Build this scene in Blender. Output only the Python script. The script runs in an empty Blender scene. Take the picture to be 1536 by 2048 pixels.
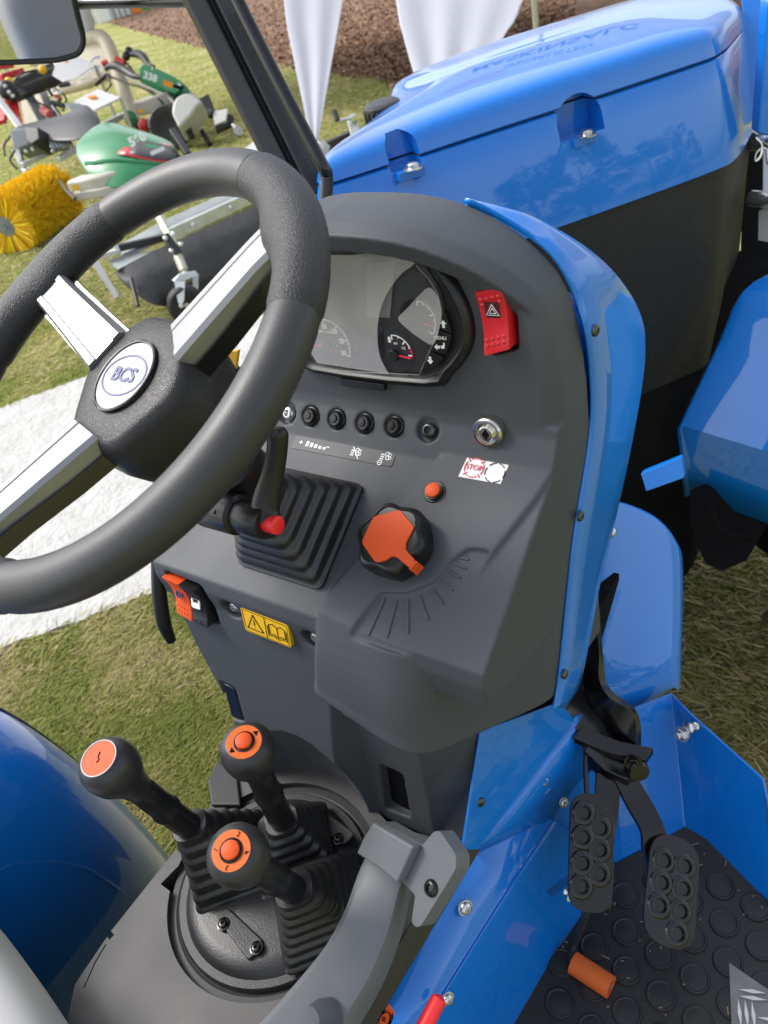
import bpy, bmesh, math, random
import numpy as np
from mathutils import Vector as V, Matrix, noise
random.seed(7); RNG = np.random.default_rng(7)
S = bpy.context.scene
COL = S.collection

# ------------------------------------------------------------------ camera
EYE = V((0, 0, 1.62)); FPX = 1536.0; PW, PH = 1536, 2048
PITCH, ROLL, YAW = math.radians(37), math.radians(15), math.radians(41.8)
FW = V((-math.sin(YAW)*math.cos(PITCH), math.cos(YAW)*math.cos(PITCH), -math.sin(PITCH)))
_r = V((math.cos(YAW), math.sin(YAW), 0)); _u = _r.cross(FW)
CR = math.cos(ROLL)*_r - math.sin(ROLL)*_u
CU = math.sin(ROLL)*_r + math.cos(ROLL)*_u
cam = bpy.data.cameras.new('camera'); camo = bpy.data.objects.new('camera', cam); COL.objects.link(camo)
camo.matrix_world = Matrix(((CR.x, CU.x, -FW.x, EYE.x), (CR.y, CU.y, -FW.y, EYE.y), (CR.z, CU.z, -FW.z, EYE.z), (0, 0, 0, 1)))
cam.sensor_fit = 'HORIZONTAL'; cam.sensor_width = 26; cam.lens = 26
cam.clip_start = 0.01; cam.clip_end = 2000
cam.dof.use_dof = True; cam.dof.focus_distance = 0.74; cam.dof.aperture_fstop = 10
S.camera = camo

# ------------------------------------------------------------------ light
SUN_EL, SUN_AZ = 48, 255          # degrees; azimuth clockwise from +Y
w = bpy.data.worlds.new('World'); S.world = w; w.use_nodes = True
nt = w.node_tree; nt.nodes.clear()
sky = nt.nodes.new('ShaderNodeTexSky'); sky.sky_type = 'NISHITA'; sky.sun_disc = False
sky.sun_elevation = math.radians(SUN_EL); sky.sun_rotation = math.radians(SUN_AZ)
sky.air_density = 1.0; sky.dust_density = 3.0; sky.ozone_density = 1.0; sky.altitude = 50
hs = nt.nodes.new('ShaderNodeHueSaturation'); hs.inputs['Saturation'].default_value = 0.4
bg = nt.nodes.new('ShaderNodeBackground'); bg.inputs[1].default_value = 0.15
wo = nt.nodes.new('ShaderNodeOutputWorld')
nt.links.new(sky.outputs[0], hs.inputs['Color']); nt.links.new(hs.outputs[0], bg.inputs[0]); nt.links.new(bg.outputs[0], wo.inputs[0])
sl = bpy.data.lights.new('sun', 'SUN'); sl.energy = 0.95; sl.angle = math.radians(14); sl.color = (1, .96, .9)
so = bpy.data.objects.new('sun', sl); COL.objects.link(so)
_sd = V((math.sin(math.radians(SUN_AZ))*math.cos(math.radians(SUN_EL)), math.cos(math.radians(SUN_AZ))*math.cos(math.radians(SUN_EL)), math.sin(math.radians(SUN_EL))))
so.rotation_euler = _sd.to_track_quat('Z', 'Y').to_euler(); so.location = (0, 0, 12)
S.view_settings.view_transform = 'Standard'; S.view_settings.look = 'None'
S.view_settings.exposure = 1.25; S.view_settings.gamma = 1; S.view_settings.use_curve_mapping = False

# ------------------------------------------------------------------ survey: where a sight line meets a plane of the place
def ray(px, py): return FW + (px-PW/2)/FPX*CR - (py-PH/2)/FPX*CU
def at(px, py, d): return EYE + d*ray(px, py)
def onp(p, pl):
    o, n = V(pl[0]), V(pl[1]); d = ray(*p); return EYE + d*((o-EYE).dot(n)/d.dot(n))
def pX(px, py, x): return onp((px, py), ((x, 0, 0), (1, 0, 0)))
def pY(px, py, y): return onp((px, py), ((0, y, 0), (0, 1, 0)))
def pZ(px, py, z): return onp((px, py), ((0, 0, z), (0, 0, 1)))

# ------------------------------------------------------------------ materials
def mat(name, col, rough=.5, metal=0., coat=0., bump=None, var=None, spec=.5, alpha=1., coat_r=.03, trans=0., ior=1.5, rough_var=0., wear=None):
    """bump=(scale, strength, distance[, kind]); var=(scale, amount): the colour wanders between darker and lighter."""
    m = bpy.data.materials.new(name); m.use_nodes = True
    t = m.node_tree; b = t.nodes['Principled BSDF']; L = t.links.new
    b.inputs['Base Color'].default_value = (*col, 1); b.inputs['Roughness'].default_value = rough
    b.inputs['Metallic'].default_value = metal; b.inputs['Specular IOR Level'].default_value = spec
    b.inputs['Coat Weight'].default_value = coat; b.inputs['Coat Roughness'].default_value = coat_r
    b.inputs['Alpha'].default_value = alpha; b.inputs['Transmission Weight'].default_value = trans; b.inputs['IOR'].default_value = ior
    tc = t.nodes.new('ShaderNodeTexCoord')
    if var:
        n = t.nodes.new('ShaderNodeTexNoise'); n.inputs['Scale'].default_value = var[0]; n.inputs['Detail'].default_value = 6
        L(tc.outputs['Object'], n.inputs['Vector'])
        r = t.nodes.new('ShaderNodeMapRange'); r.inputs[1].default_value = .3; r.inputs[2].default_value = .7
        r.inputs[3].default_value = 1-var[1]; r.inputs[4].default_value = 1+var[1]
        mx = t.nodes.new('ShaderNodeMix'); mx.data_type = 'RGBA'; mx.blend_type = 'MULTIPLY'; mx.inputs[0].default_value = 1
        L(n.outputs['Fac'], r.inputs[0]); mx.inputs[6].default_value = (*col, 1); L(r.outputs[0], mx.inputs[7]); L(mx.outputs[2], b.inputs['Base Color'])
    if rough_var:
        n = t.nodes.new('ShaderNodeTexNoise'); n.inputs['Scale'].default_value = 14; n.inputs['Detail'].default_value = 5
        L(tc.outputs['Object'], n.inputs['Vector'])
        r = t.nodes.new('ShaderNodeMapRange'); r.inputs[1].default_value = .3; r.inputs[2].default_value = .7
        r.inputs[3].default_value = max(0, rough-rough_var); r.inputs[4].default_value = rough+rough_var
        L(n.outputs['Fac'], r.inputs[0]); L(r.outputs[0], b.inputs['Roughness'])
    if bump:
        kind = bump[3] if len(bump) > 3 else 'noise'
        if kind == 'leather':
            n = t.nodes.new('ShaderNodeTexVoronoi'); n.feature = 'DISTANCE_TO_EDGE'; n.inputs['Scale'].default_value = bump[0]
            wv = t.nodes.new('ShaderNodeTexNoise'); wv.inputs['Scale'].default_value = bump[0]*.6
            ad = t.nodes.new('ShaderNodeVectorMath'); ad.operation = 'MULTIPLY_ADD'; ad.inputs[1].default_value = (.0012, .0012, .0012)
            L(tc.outputs['Object'], wv.inputs['Vector']); L(wv.outputs['Color'], ad.inputs[0]); L(tc.outputs['Object'], ad.inputs[2]); L(ad.outputs[0], n.inputs['Vector'])
            rr = t.nodes.new('ShaderNodeMapRange'); rr.interpolation_type = 'SMOOTHSTEP'; rr.inputs[1].default_value = 0; rr.inputs[2].default_value = .25
            L(n.outputs['Distance'], rr.inputs[0]); h = rr.outputs[0]
        else:
            n = t.nodes.new('ShaderNodeTexNoise'); n.inputs['Scale'].default_value = bump[0]; n.inputs['Detail'].default_value = 3
            L(tc.outputs['Object'], n.inputs['Vector']); h = n.outputs['Fac']
        bp = t.nodes.new('ShaderNodeBump'); bp.inputs['Strength'].default_value = bump[1]; bp.inputs['Distance'].default_value = bump[2]
        L(h, bp.inputs['Height']); L(bp.outputs[0], b.inputs['Normal'])
    return m

M = {}
M['blue'] = mat('blue_paint', (.0, .158, .58), .4, coat=.95, rough_var=.06, coat_r=.025, bump=(45, .03, .002), spec=.25, var=(2.5, .05))
M['grey'] = mat('grey_moulded_plastic', (.056, .062, .071), .56, bump=(1400, .25, .0003), var=(6, .05), rough_var=.05, spec=.32)
M['ltgrey'] = mat('light_grey_moulded_plastic', (.125, .135, .145), .5, spec=.35, bump=(1500, .2, .0003), var=(9, .06))
M['black'] = mat('black_plastic', (.009, .0095, .0105), .36, spec=.4, bump=(900, .15, .0003), rough_var=.06)
M['blackgloss'] = mat('black_gloss', (.006, .006, .007), .16, coat=.3)
M['gaiter'] = mat('black_rubber_gaiter', (.015, .0155, .0165), .38, bump=(700, .2, .0004), var=(40, .2), spec=.65)
M['rubber'] = mat('black_rubber', (.018, .018, .019), .6, bump=(500, .3, .0005), var=(20, .25))
M['rim'] = mat('smooth_black_rim', (.026, .027, .029), .46, bump=(700, .35, .0004), rough_var=.05)
M['leather'] = mat('grained_black_rim', (.02, .021, .023), .5, bump=(470, .42, .0007, 'leather'), spec=.4)
M['leatherfine'] = mat('grained_black_hub', (.012, .0125, .014), .38, bump=(640, .35, .0005, 'leather'), spec=.4)
M['silver'] = mat('silver_paint', (.25, .253, .26), .40, metal=.7, coat=.05, bump=(2500, .05, .0002))
M['badge'] = mat('badge_silver', (.34, .34, .35), .5, metal=.2)
M['navy'] = mat('navy_print', (.035, .05, .16), .4)
M['white'] = mat('white_print', (.8, .8, .8), .5)
M['label'] = mat('label_white', (.72, .7, .7), .45, var=(60, .05))
M['red'] = mat('red_plastic', (.55, .012, .02), .36, bump=(800, .1, .0002))
M['redbright'] = mat('red_button', (.8, .02, .025), .4)
M['orange'] = mat('orange_plastic', (.62, .075, .010), .55, spec=.3, bump=(600, .1, .0002))
M['orange2'] = mat('orange_label', (.62, .125, .022), .6, spec=.25)
M['yellow'] = mat('yellow_sticker', (.72, .42, .01), .45)
M['zinc'] = mat('zinc_plated_steel', (.62, .63, .62), .28, metal=.95, bump=(300, .1, .0004), rough_var=.08)
M['treadbar'] = mat('polished_tread', (.55, .54, .52), .3, metal=.85)
M['steel'] = mat('bright_steel', (.7, .68, .62), .2, metal=1.)
M['darksteel'] = mat('dark_screw_steel', (.09, .09, .09), .3, metal=.8)
M['blackmetal'] = mat('black_painted_steel', (.005, .005, .0056), .2, coat=.0, bump=(400, .2, .0004), var=(30, .25))
M['deck'] = mat('grey_black_deck', (.036, .0345, .0345), .5, bump=(900, .3, .0004), var=(5, .12), rough_var=.06)
M['hammer'] = mat('black_textured_plastic', (.015, .0155, .017), .42, bump=(520, .5, .0006), var=(15, .15))
M['matrub'] = mat('coin_rubber', (.014, .0145, .016), .45, spec=.4, bump=(700, .3, .0004), var=(12, .3), rough_var=.08)
M['chequer'] = mat('aluminium_chequer', (.17, .168, .163), .42, metal=.6, bump=(250, .3, .0008), var=(30, .15))
M['vinyl'] = mat('pale_grey_vinyl', (.42, .42, .41), .5, bump=(500, .3, .0005), var=(3, .04))
M['dark'] = mat('dark_void', (.006, .006, .007), .9, spec=.1)
M['navyglass'] = mat('dark_blue_cap', (.012, .018, .03), .25)
M['face'] = mat('dial_face', (.02, .021, .024), .45)
M['film'] = mat('film_with_sheen', (.66, .64, .64), .07, alpha=.26, spec=.6, var=(9, .25))  # pale tint stands in for the light the cluster film reflects
M['mirror'] = mat('mirror_glass', (.55, .57, .58), .015, metal=1.)
M['needle'] = mat('needle_red', (.75, .03, .06), .5)
M['panelgrey'] = mat('grey_strip', (.03, .033, .038), .55)
M['screen'] = mat('grey_display', (.16, .15, .15), .3)

# ------------------------------------------------------------------ objects
def tag(o, label=None, cat=None, group=None, kind=None):
    if label: o['label'] = label
    if cat: o['category'] = cat
    if group: o['group'] = group
    if kind: o['kind'] = kind
    return o
def link(o, parent=None):
    COL.objects.link(o)
    if parent:
        o.parent = parent
        off = V((0, 0, 0)); p = parent
        while p: off += p.location; p = p.parent
        o.location = -off
    return o
def empty(name, loc, label, cat, group=None):
    o = bpy.data.objects.new(name, None); o.empty_display_size = .1; COL.objects.link(o); o.location = loc
    return tag(o, label, cat, group)
def finish(me, smooth=True, angle=40):
    if smooth:
        me.polygons.foreach_set('use_smooth', [True]*len(me.polygons)); me.set_sharp_from_angle(angle=math.radians(angle))
    me.update()
def raw(verts, faces, smooth=True, angle=40, recalc=True):
    me = bpy.data.meshes.new('m'); me.from_pydata([tuple(v) for v in verts], [], faces)
    if recalc:
        bm = bmesh.new(); bm.from_mesh(me); bmesh.ops.recalc_face_normals(bm, faces=bm.faces[:])
        if all(e.is_manifold for e in bm.edges) and bm.calc_volume(signed=True) < 0: bmesh.ops.reverse_faces(bm, faces=bm.faces[:])
        bm.to_mesh(me); bm.free()
    finish(me, smooth, angle); return me
def obj(name, me, m, parent=None, bevel=0, seg=2, sub=0, label=None, sol=0, angle=40):
    me.name = name
    if m is not None:
        me.materials.clear(); me.materials.append(m if not isinstance(m, str) else M[m])
    o = bpy.data.objects.new(name, me); link(o, parent)
    if sol:
        d = o.modifiers.new('thick', 'SOLIDIFY'); d.thickness = sol; d.offset = 0
    if bevel:
        d = o.modifiers.new('edge', 'BEVEL'); d.width = bevel; d.segments = seg; d.limit_method = 'ANGLE'; d.angle_limit = math.radians(30); d.harden_normals = True
    if sub:
        d = o.modifiers.new('round', 'SUBSURF'); d.levels = sub; d.render_levels = sub
    if label: o['label'] = label
    return o
def joinm(ms):
    """several meshes -> one mesh"""
    bm = bmesh.new()
    for me in ms: bm.from_mesh(me)
    me = bpy.data.meshes.new('j'); bm.to_mesh(me); bm.free()
    me.set_sharp_from_angle(angle=math.radians(40)); me.update(); return me
def prism(poly, vec, smooth=True):
    n = len(poly); vec = V(vec); vs = [V(p) for p in poly] + [V(p)+vec for p in poly]
    fs = [tuple(range(n)), tuple(range(2*n-1, n-1, -1))] + [(i, (i+1) % n, n+(i+1) % n, n+i) for i in range(n)]
    return raw(vs, fs, smooth, 30)
def loft(rings, closed=True, cap=True, smooth=True, angle=40):
    n = len(rings[0]); vs = [v for r in rings for v in r]; fs = []
    for k in range(len(rings)-1):
        for i in range(n if closed else n-1):
            j = (i+1) % n; fs.append((k*n+i, k*n+j, (k+1)*n+j, (k+1)*n+i))
    if cap and closed: fs += [tuple(range(n)), tuple(range((len(rings)-1)*n, len(rings)*n))]
    return raw(vs, fs, smooth, angle)
def basis(ax):
    ax = V(ax).normalized(); a = ax.cross(V((0, 0, 1)))
    if a.length < .05: a = ax.cross(V((0, 1, 0)))
    a.normalize(); return ax, a, ax.cross(a)
def lathe(prof, o, ax, n=32, ref=None, angle=40):
    ax, a, b = basis(ax); o = V(o)
    rings = [[o + ax*h + (a*math.cos(2*math.pi*i/n)+b*math.sin(2*math.pi*i/n))*max(r, 1e-5) for i in range(n)] for r, h in prof]
    return loft(rings, angle=angle)
def catmull(pts, k=6, closed=False):
    P = [V(p) for p in pts]; out = []; n = len(P)
    rng = range(n if closed else n-1)
    for i in rng:
        p0 = P[(i-1) % n] if closed or i > 0 else P[0]*2-P[1]
        p1, p2 = P[i], P[(i+1) % n]
        p3 = P[(i+2) % n] if closed or i+2 < n else P[-1]*2-P[-2]
        for s in range(k):
            t = s/k; out.append(.5*((2*p1)+(p2-p0)*t+(2*p0-5*p1+4*p2-p3)*t*t+(3*p1-p0-3*p2+p3)*t**3))
    if not closed: out.append(P[-1])
    return out
def tube(pts, r, sides=12, closed=False, k=0, flat=None, up=None, dome=False):
    """sweep; r a number or a list over pts; flat=(a,b) scales the section along the side and up axes"""
    if k:
        if not isinstance(r, (int, float)):
            m = len(pts)-(0 if closed else 1); rr = []
            for i in range(m):
                for s in range(k): rr.append(r[i]+(r[(i+1) % len(r)]-r[i])*s/k)
            if not closed: rr.append(r[-1])
            r = rr
        pts = catmull(pts, k, closed)
    P = [V(p) for p in pts]; n = len(P)
    R = [r]*n if isinstance(r, (int, float)) else list(r)
    rings = []; prev = None
    for i in range(n):
        if closed: t = (P[(i+1) % n]-P[i-1]).normalized()
        else: t = (P[min(i+1, n-1)]-P[max(i-1, 0)]).normalized()
        if up is not None: s = t.cross(V(up)).normalized()
        elif prev is None: s = basis(t)[1]
        else: s = (prev - t*prev.dot(t)).normalized()
        prev = s; q = s.cross(t); fa, fb = flat or (1, 1)
        rings.append([P[i]+(s*fa*math.cos(2*math.pi*j/sides)+q*fb*math.sin(2*math.pi*j/sides))*R[i] for j in range(sides)])
    if closed: rings.append(rings[0]); return loft(rings, cap=False)
    return loft(rings)
def rpoly(pts, r, n=5):
    """2-D polygon with rounded corners; r a number or one per corner"""
    out = []; m = len(pts)
    for i in range(m):
        p, a, b = V(pts[i]), V(pts[i-1]), V(pts[(i+1) % m]); rr = r[i] if not isinstance(r, (int, float)) else r
        u, v = a-p, b-p; rr_ = min(rr, u.length*.48, v.length*.48)
        if rr_ < 1e-6: out.append(p); continue
        s, e = p+u.normalized()*rr_, p+v.normalized()*rr_
        for k in range(n+1):
            t = k/n; out.append((1-t)**2*s+2*t*(1-t)*p+t*t*e)
    return out
class Fr:
    """a flat frame in the place: origin, right, up, out"""
    def __init__(s, o, n, up=(0, 0, 1), right=None):
        s.o, s.n = V(o), V(n).normalized()
        s.r = V(right) if right is not None else V(up).cross(s.n)
        s.r = (s.r - s.n*s.r.dot(s.n)).normalized(); s.u = s.n.cross(s.r)
    def p(s, x, y, h=0): return s.o+s.r*x+s.u*y+s.n*h
    def px(s, px, py):
        q = onp((px, py), (s.o, s.n))-s.o; return V((q.dot(s.r), q.dot(s.u)))
    def poly(s, pts, h=0): return [s.p(q[0], q[1], h) for q in pts]
    def slab(s, pts, h0, h1): return prism(s.poly(pts, h0), s.n*(h1-h0))
    def box(s, x0, x1, y0, y1, h0, h1): return s.slab([(x0, y0), (x1, y0), (x1, y1), (x0, y1)], h0, h1)
def circ(cx, cy, r, n=24, a0=0, a1=360): return [(cx+r*math.cos(math.radians(a0+(a1-a0)*i/(n if a1-a0 >= 360 else n-1))), cy+r*math.sin(math.radians(a0+(a1-a0)*i/(n if a1-a0 >= 360 else n-1)))) for i in range(n)]
def stroke(fr, pts, wd, h0, h1):
    """a drawn line of width wd as a thin raised strip in frame fr"""
    P = [V(p) for p in pts]; l, r = [], []
    for i, p in enumerate(P):
        t = (P[min(i+1, len(P)-1)]-P[max(i-1, 0)]).normalized(); nn = V((-t.y, t.x))*wd/2
        l.append(p+nn); r.append(p-nn)
    vs = [fr.p(q.x, q.y, h1) for q in l]+[fr.p(q.x, q.y, h1) for q in r]+[fr.p(q.x, q.y, h0) for q in l]+[fr.p(q.x, q.y, h0) for q in r]; n = len(P); fs = []
    for i in range(n-1): fs += [(i, i+1, n+i+1, n+i), (i, i+1, 2*n+i+1, 2*n+i), (n+i, n+i+1, 3*n+i+1, 3*n+i)]
    fs += [(0, n, 3*n, 2*n), (n-1, 2*n-1, 4*n-1, 3*n-1)]
    return raw(vs, fs, False)
def text(name, body, fr, x, y, size, m, parent, rot=0, h=.0006, align='CENTER', bold=0, shear=0):
    c = bpy.data.curves.new(name, 'FONT'); c.body = body; c.size = size; c.align_x = align; c.align_y = 'CENTER'; c.extrude = .0002; c.offset = bold; c.shear = shear
    o = bpy.data.objects.new(name, c); c.materials.append(M[m] if isinstance(m, str) else m); link(o, parent)
    off = o.location.copy(); a = math.radians(rot)
    R_ = fr.r*math.cos(a)+fr.u*math.sin(a); U_ = fr.u*math.cos(a)-fr.r*math.sin(a); p = fr.p(x, y, h)+off
    o.matrix_local = Matrix(((R_.x, U_.x, fr.n.x, p.x), (R_.y, U_.y, fr.n.y, p.y), (R_.z, U_.z, fr.n.z, p.z), (0, 0, 0, 1)))
    bpy.context.view_layer.update()
    me = bpy.data.meshes.new_from_object(o.evaluated_get(bpy.context.evaluated_depsgraph_get())); me.name = name
    r_ = bpy.data.objects.new(name, me); COL.objects.link(r_); r_.parent = parent; r_.matrix_local = o.matrix_local
    bpy.data.objects.remove(o); bpy.data.curves.remove(c)
    return r_
def evalmesh(o, drop=True):
    dg = bpy.context.evaluated_depsgraph_get(); me = bpy.data.meshes.new_from_object(o.evaluated_get(dg))
    if drop:
        old = o.data; bpy.data.objects.remove(o); 
        if old.users == 0: bpy.data.meshes.remove(old)
    return me
def cut(me, cutters):
    """boolean difference, returned as a plain mesh"""
    o = bpy.data.objects.new('t', me); COL.objects.link(o); cs = []
    for c in cutters:
        co = bpy.data.objects.new('c', c); COL.objects.link(co); cs.append(co)
        b = o.modifiers.new('b', 'BOOLEAN'); b.operation = 'DIFFERENCE'; b.solver = 'EXACT'; b.object = co
    bpy.context.view_layer.update(); r = evalmesh(o)
    for co in cs: bpy.data.objects.remove(co)
    return r
def fuse(meshes, voxel, it, fac=.5):
    """weld overlapping solids into one moulded skin with soft fillets"""
    o = bpy.data.objects.new('t', joinm(meshes)); COL.objects.link(o)
    d = o.modifiers.new('r', 'REMESH'); d.mode = 'VOXEL'; d.voxel_size = voxel; d.use_smooth_shade = True
    if it:
        d = o.modifiers.new('s', 'SMOOTH'); d.factor = fac; d.iterations = it
    bpy.context.view_layer.update(); me = evalmesh(o)
    me.polygons.foreach_set('use_smooth', [True]*len(me.polygons)); return me
def bolt(name, p, n, r, m, parent, h=None, socket=True, washer=0.):
    h = h or r*.7; n = V(n).normalized(); p = V(p)
    pr = [(r*1.05, -.001), (r*1.05, h*.35), (r*.9, h*.75), (r*.62, h), (r*.5, h)] + ([(r*.42, h*.45), (0, h*.45)] if socket else [(0, h*1.02)])
    if washer: pr = [(r*washer, -.001), (r*washer, h*.15), (r*1.05, h*.15)]+pr[1:]
    return obj(name, lathe(pr, p, n, 20 if r > .004 else 14), m, parent)
def hexnut(name, p, n, r, h, m, parent):
    a = lathe([(r, 0), (r, h*.85), (r*.86, h)], p, n, 6); b = lathe([(r*.55, h), (r*.55, h*1.8), (r*.4, h*2)], p, n, 14)
    return obj(name, joinm([lathe([(r*1.35, -.001), (r*1.35, h*.2)], p, n, 20), a, b]), m, parent)
# ================================================================== TRACTOR
TR = empty('compact_tractor', (-.46, .3, 0), 'bright blue articulated compact tractor seen close up from its driving platform', 'tractor')
XC = -.46
CPO, CPN = V((XC, .53, 1.25)), V((0, -1, .12))
CP = Fr(CPO, CPN)                                   # dial face plane
SH = Fr((XC, .435, 1.158), (0, -.485, .875))        # sloping shelf
BP = Fr((XC, .515, 1.2125), (0, -.80, .60))         # button band
LF = Fr((XC, .345, 1.08), (0, -1, .167))            # lower front face
def cpy(z): return .53+.12*(z-1.25)
def shz(y): return 1.158+.5543*(y-.435)

# ---------- dashboard: one moulded grey shell
half = [(0, 1.424), (.06, 1.421), (.105, 1.412), (.145, 1.394), (.176, 1.370), (.197, 1.342), (.208, 1.30), (.2125, 1.224), (.2125, 1.02)]
half = [(p.x, p.y) for p in catmull([(a, b, 0) for a, b in half], 4)]
def arch(ins=0., zb=None):
    pts = [V(p) for p in half]; out = []
    for i, p in enumerate(pts):
        t = (pts[min(i+1, len(pts)-1)]-pts[max(i-1, 0)]).normalized(); out.append(p+V((t.y, -t.x))*ins)
    r = [(q.x, q.y) for q in out]
    return r+[(-x*.59, z) for x, z in reversed(r[1:])]
def ringY(o2, f): return [V((XC+x, f(z), z)) for x, z in o2]
bodyA = loft([ringY(arch(0), lambda z: .598), ringY(arch(0), lambda z: cpy(z)+.014), ringY(arch(.004), lambda z: cpy(z)+.005), ringY(arch(.014), cpy)])
lip = lambda z: .512+.38*(1.42-z)
oi = arch(0); ii = arch(.024)
n_ = len(oi); keep = [k for k in range(n_) if oi[k][1] > 1.245]
# brow: a bent bar following the arch
ka = sorted(keep, key=lambda k: oi[k][0]); rr = []
for k in ka:
    (xo, zo), (xi, zi) = oi[k], ii[k]; yb = .59; yl = min(lip(zo), cpy(zo)+.004)
    xm, zm = (xo*.7+xi*.3), (zo*.7+zi*.3)
    rr.append([V((XC+xo, yb, zo)), V((XC+xo, yl+.016, zo)), V((XC+xm, yl, zm)), V((XC+xi, yl+.006, zi)), V((XC+xi, yb, zi))])
brow = loft(rr)
def slabX(prof, x0, x1): return prism([(x0, y, z) for y, z in prof], (x1-x0, 0, 0))
shelf = slabX([(.598, 1.236), (.5283, 1.236), (.5255, 1.227), (.5035, 1.1965), (.495, shz(.495)), (.345, shz(.345)), (.341, 1.092), (.344, 1.06), (.598, 1.0)], -.668, -.2475)
def lowring(z, xl, xr, yf, ch=.04): return [V((xl, yf, z)), V((xr, yf, z)), V((xr+ch, yf+ch, z)), V((xr+ch, .598, z)), V((xl, .598, z))]
lower = loft([lowring(.775, -.612, -.455, .298), lowring(.85, -.613, -.455, .308), lowring(.916, -.617, -.45, .319), lowring(.99, -.644, -.44, .332), lowring(1.07, -.660, -.42, .344), lowring(1.10, -.666, -.40, .344)])
_cb, _ct, _rb, _rt = pZ(868, 1672, .785), pY(838, 1495, .345), pZ(938, 1690, .785), pY(960, 1468, .395)
def pedring(k): c_, r_ = _cb.lerp(_ct, k), _rb.lerp(_rt, k); return [V((-.50, c_.y-.006, c_.z)), c_, V((r_.x, r_.y, c_.z)), V((r_.x, .598, c_.z)), V((-.50, .598, c_.z))]
pedestal = loft([pedring(-.05), pedring(.5), pedring(1), pedring(1.6)])
Tq = [(-.432, .349), (-.317, .338), (-.249, .500), (-.2475, .598), (-.33, .598), (-.362, .505)]
Bq = [(-.434, .308), (-.313, .300), (-.2475, .455), (-.2475, .598), (-.434, .598), (-.434, .49)]
T2, B2 = rpoly(Tq, [.012, .030, .02, 0, 0, .01], 6), rpoly(Bq, [.012, .034, .02, 0, 0, .01], 6)
_A = np.linalg.solve(np.array([[1, -.434, .308], [1, -.313, .300], [1, -.2475, .455]]), np.array([1.036, 1.000, .940]))
hr_ = []
for k in range(9):
    t = k/8; bulge = .006*math.sin(math.pi*t)
    hr_.append([V((b_.x+(t_.x-b_.x)*t, b_.y+(t_.y-b_.y)*t**.8-bulge*(1 if b_.y < .5 else 0), (_A[0]+_A[1]*b_.x+_A[2]*b_.y)*(1-t)+(shz(t_.y)+.005)*t)) for t_, b_ in zip(T2, B2)])
housing = loft(hr_)
# cuts
def drill(fr, px, py, r, depth, n=24): q = fr.px(px, py); return fr.slab(circ(q.x, q.y, r, n), -depth, .03)
def ellipsoid(c, rx, ry, rz):
    bm = bmesh.new(); bmesh.ops.create_uvsphere(bm, u_segments=28, v_segments=18, radius=1)
    for v in bm.verts: v.co = V((v.co.x*rx, v.co.y*ry, v.co.z*rz))+V(c)
    me = bpy.data.meshes.new('e'); bm.to_mesh(me); bm.free(); return me
BTN = [(574, 826), (621, 832), (673, 838), (729, 846), (788, 852), (855, 860)]
row = [drill(BP, x, y, .0115 if 0 < i < 5 else .0125, .0065) for i, (x, y) in enumerate(BTN)]
scoop = ellipsoid((-.505, .215, .80), .128, .128, .185)
scr = [drill(LF, 463, 1218, .0135, .012), drill(LF, 626, 1279, .0135, .012)]
rockhole = LF.slab(rpoly([LF.px(x, y) for x, y in [(336, 1136), (412, 1168), (440, 1253), (362, 1228)]], .004, 3), -.022, .02)
caps = [LF.slab(rpoly([LF.px(x, y) for x, y in q], .005, 3), -.006, .03) for q in ([(437, 1362), (468, 1378), (488, 1448), (458, 1440)],)]
_pn = V((1, -.06, 0)).cross(_ct-_cb); _pn = _pn if _pn.y < 0 else -_pn
PFr = Fr(_cb, _pn)
capr = PFr.slab(rpoly([PFr.px(x, y) for x, y in [(764, 1520), (808, 1545), (824, 1634), (777, 1610)]], .004, 3), -.006, .03)
fanpx = [(697, 1276), (763, 1186), (815, 1188), (868, 1168), (905, 1124), (938, 1099), (986, 1104), (872, 1288), (842, 1308), (805, 1312)]
fan2 = [SH.px(x, y) for x, y in fanpx]
fan = SH.slab(rpoly(fan2, .006, 3), -.0022, .03)
hzq = [CP.px(x, y) for x, y in [(970, 575), (1028, 566), (1037, 700), (982, 712)]]
hazhole = CP.slab(hzq, -.02, .02)
bodyA = cut(bodyA, [hazhole]); shelf = cut(shelf, row+[rockhole]+[c_.copy() for c_ in scr]); lower = cut(lower, scr+[scoop]+caps+[rockhole.copy()]); pedestal = cut(pedestal, [scoop.copy(), capr, scr[1].copy()]); housing = cut(housing, [fan, scr[1].copy()])
shell_me = fuse([bodyA, brow, shelf, lower, pedestal, housing], .0016, 8)
DB = obj('dashboard', shell_me, 'grey', TR)

# push buttons and recessed screws on the button band
for i, (x, y) in enumerate(BTN):
    q = BP.px(x, y); p = BP.p(q.x, q.y, -.0055)
    if 0 < i < 5:
        b = obj('push_button', lathe([(.0112, 0), (.0112, .004), (.0102, .0055), (.0088, .006), (.0088, .0092), (.0074, .0112), (.0068, .0102), (.0042, .0100), (.0036, .0112), (0, .0115)], p, BP.n, 28), 'black', DB)
    else: bolt('socket_screw', p, BP.n, .0078, 'darksteel' if i else 'zinc', DB, .0065)
for x, y in [(463, 1218), (626, 1279)]:
    q = LF.px(x, y); bolt('socket_screw', LF.p(q.x, q.y, -.0105), LF.n, .0072, 'zinc', DB, .009)
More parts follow.
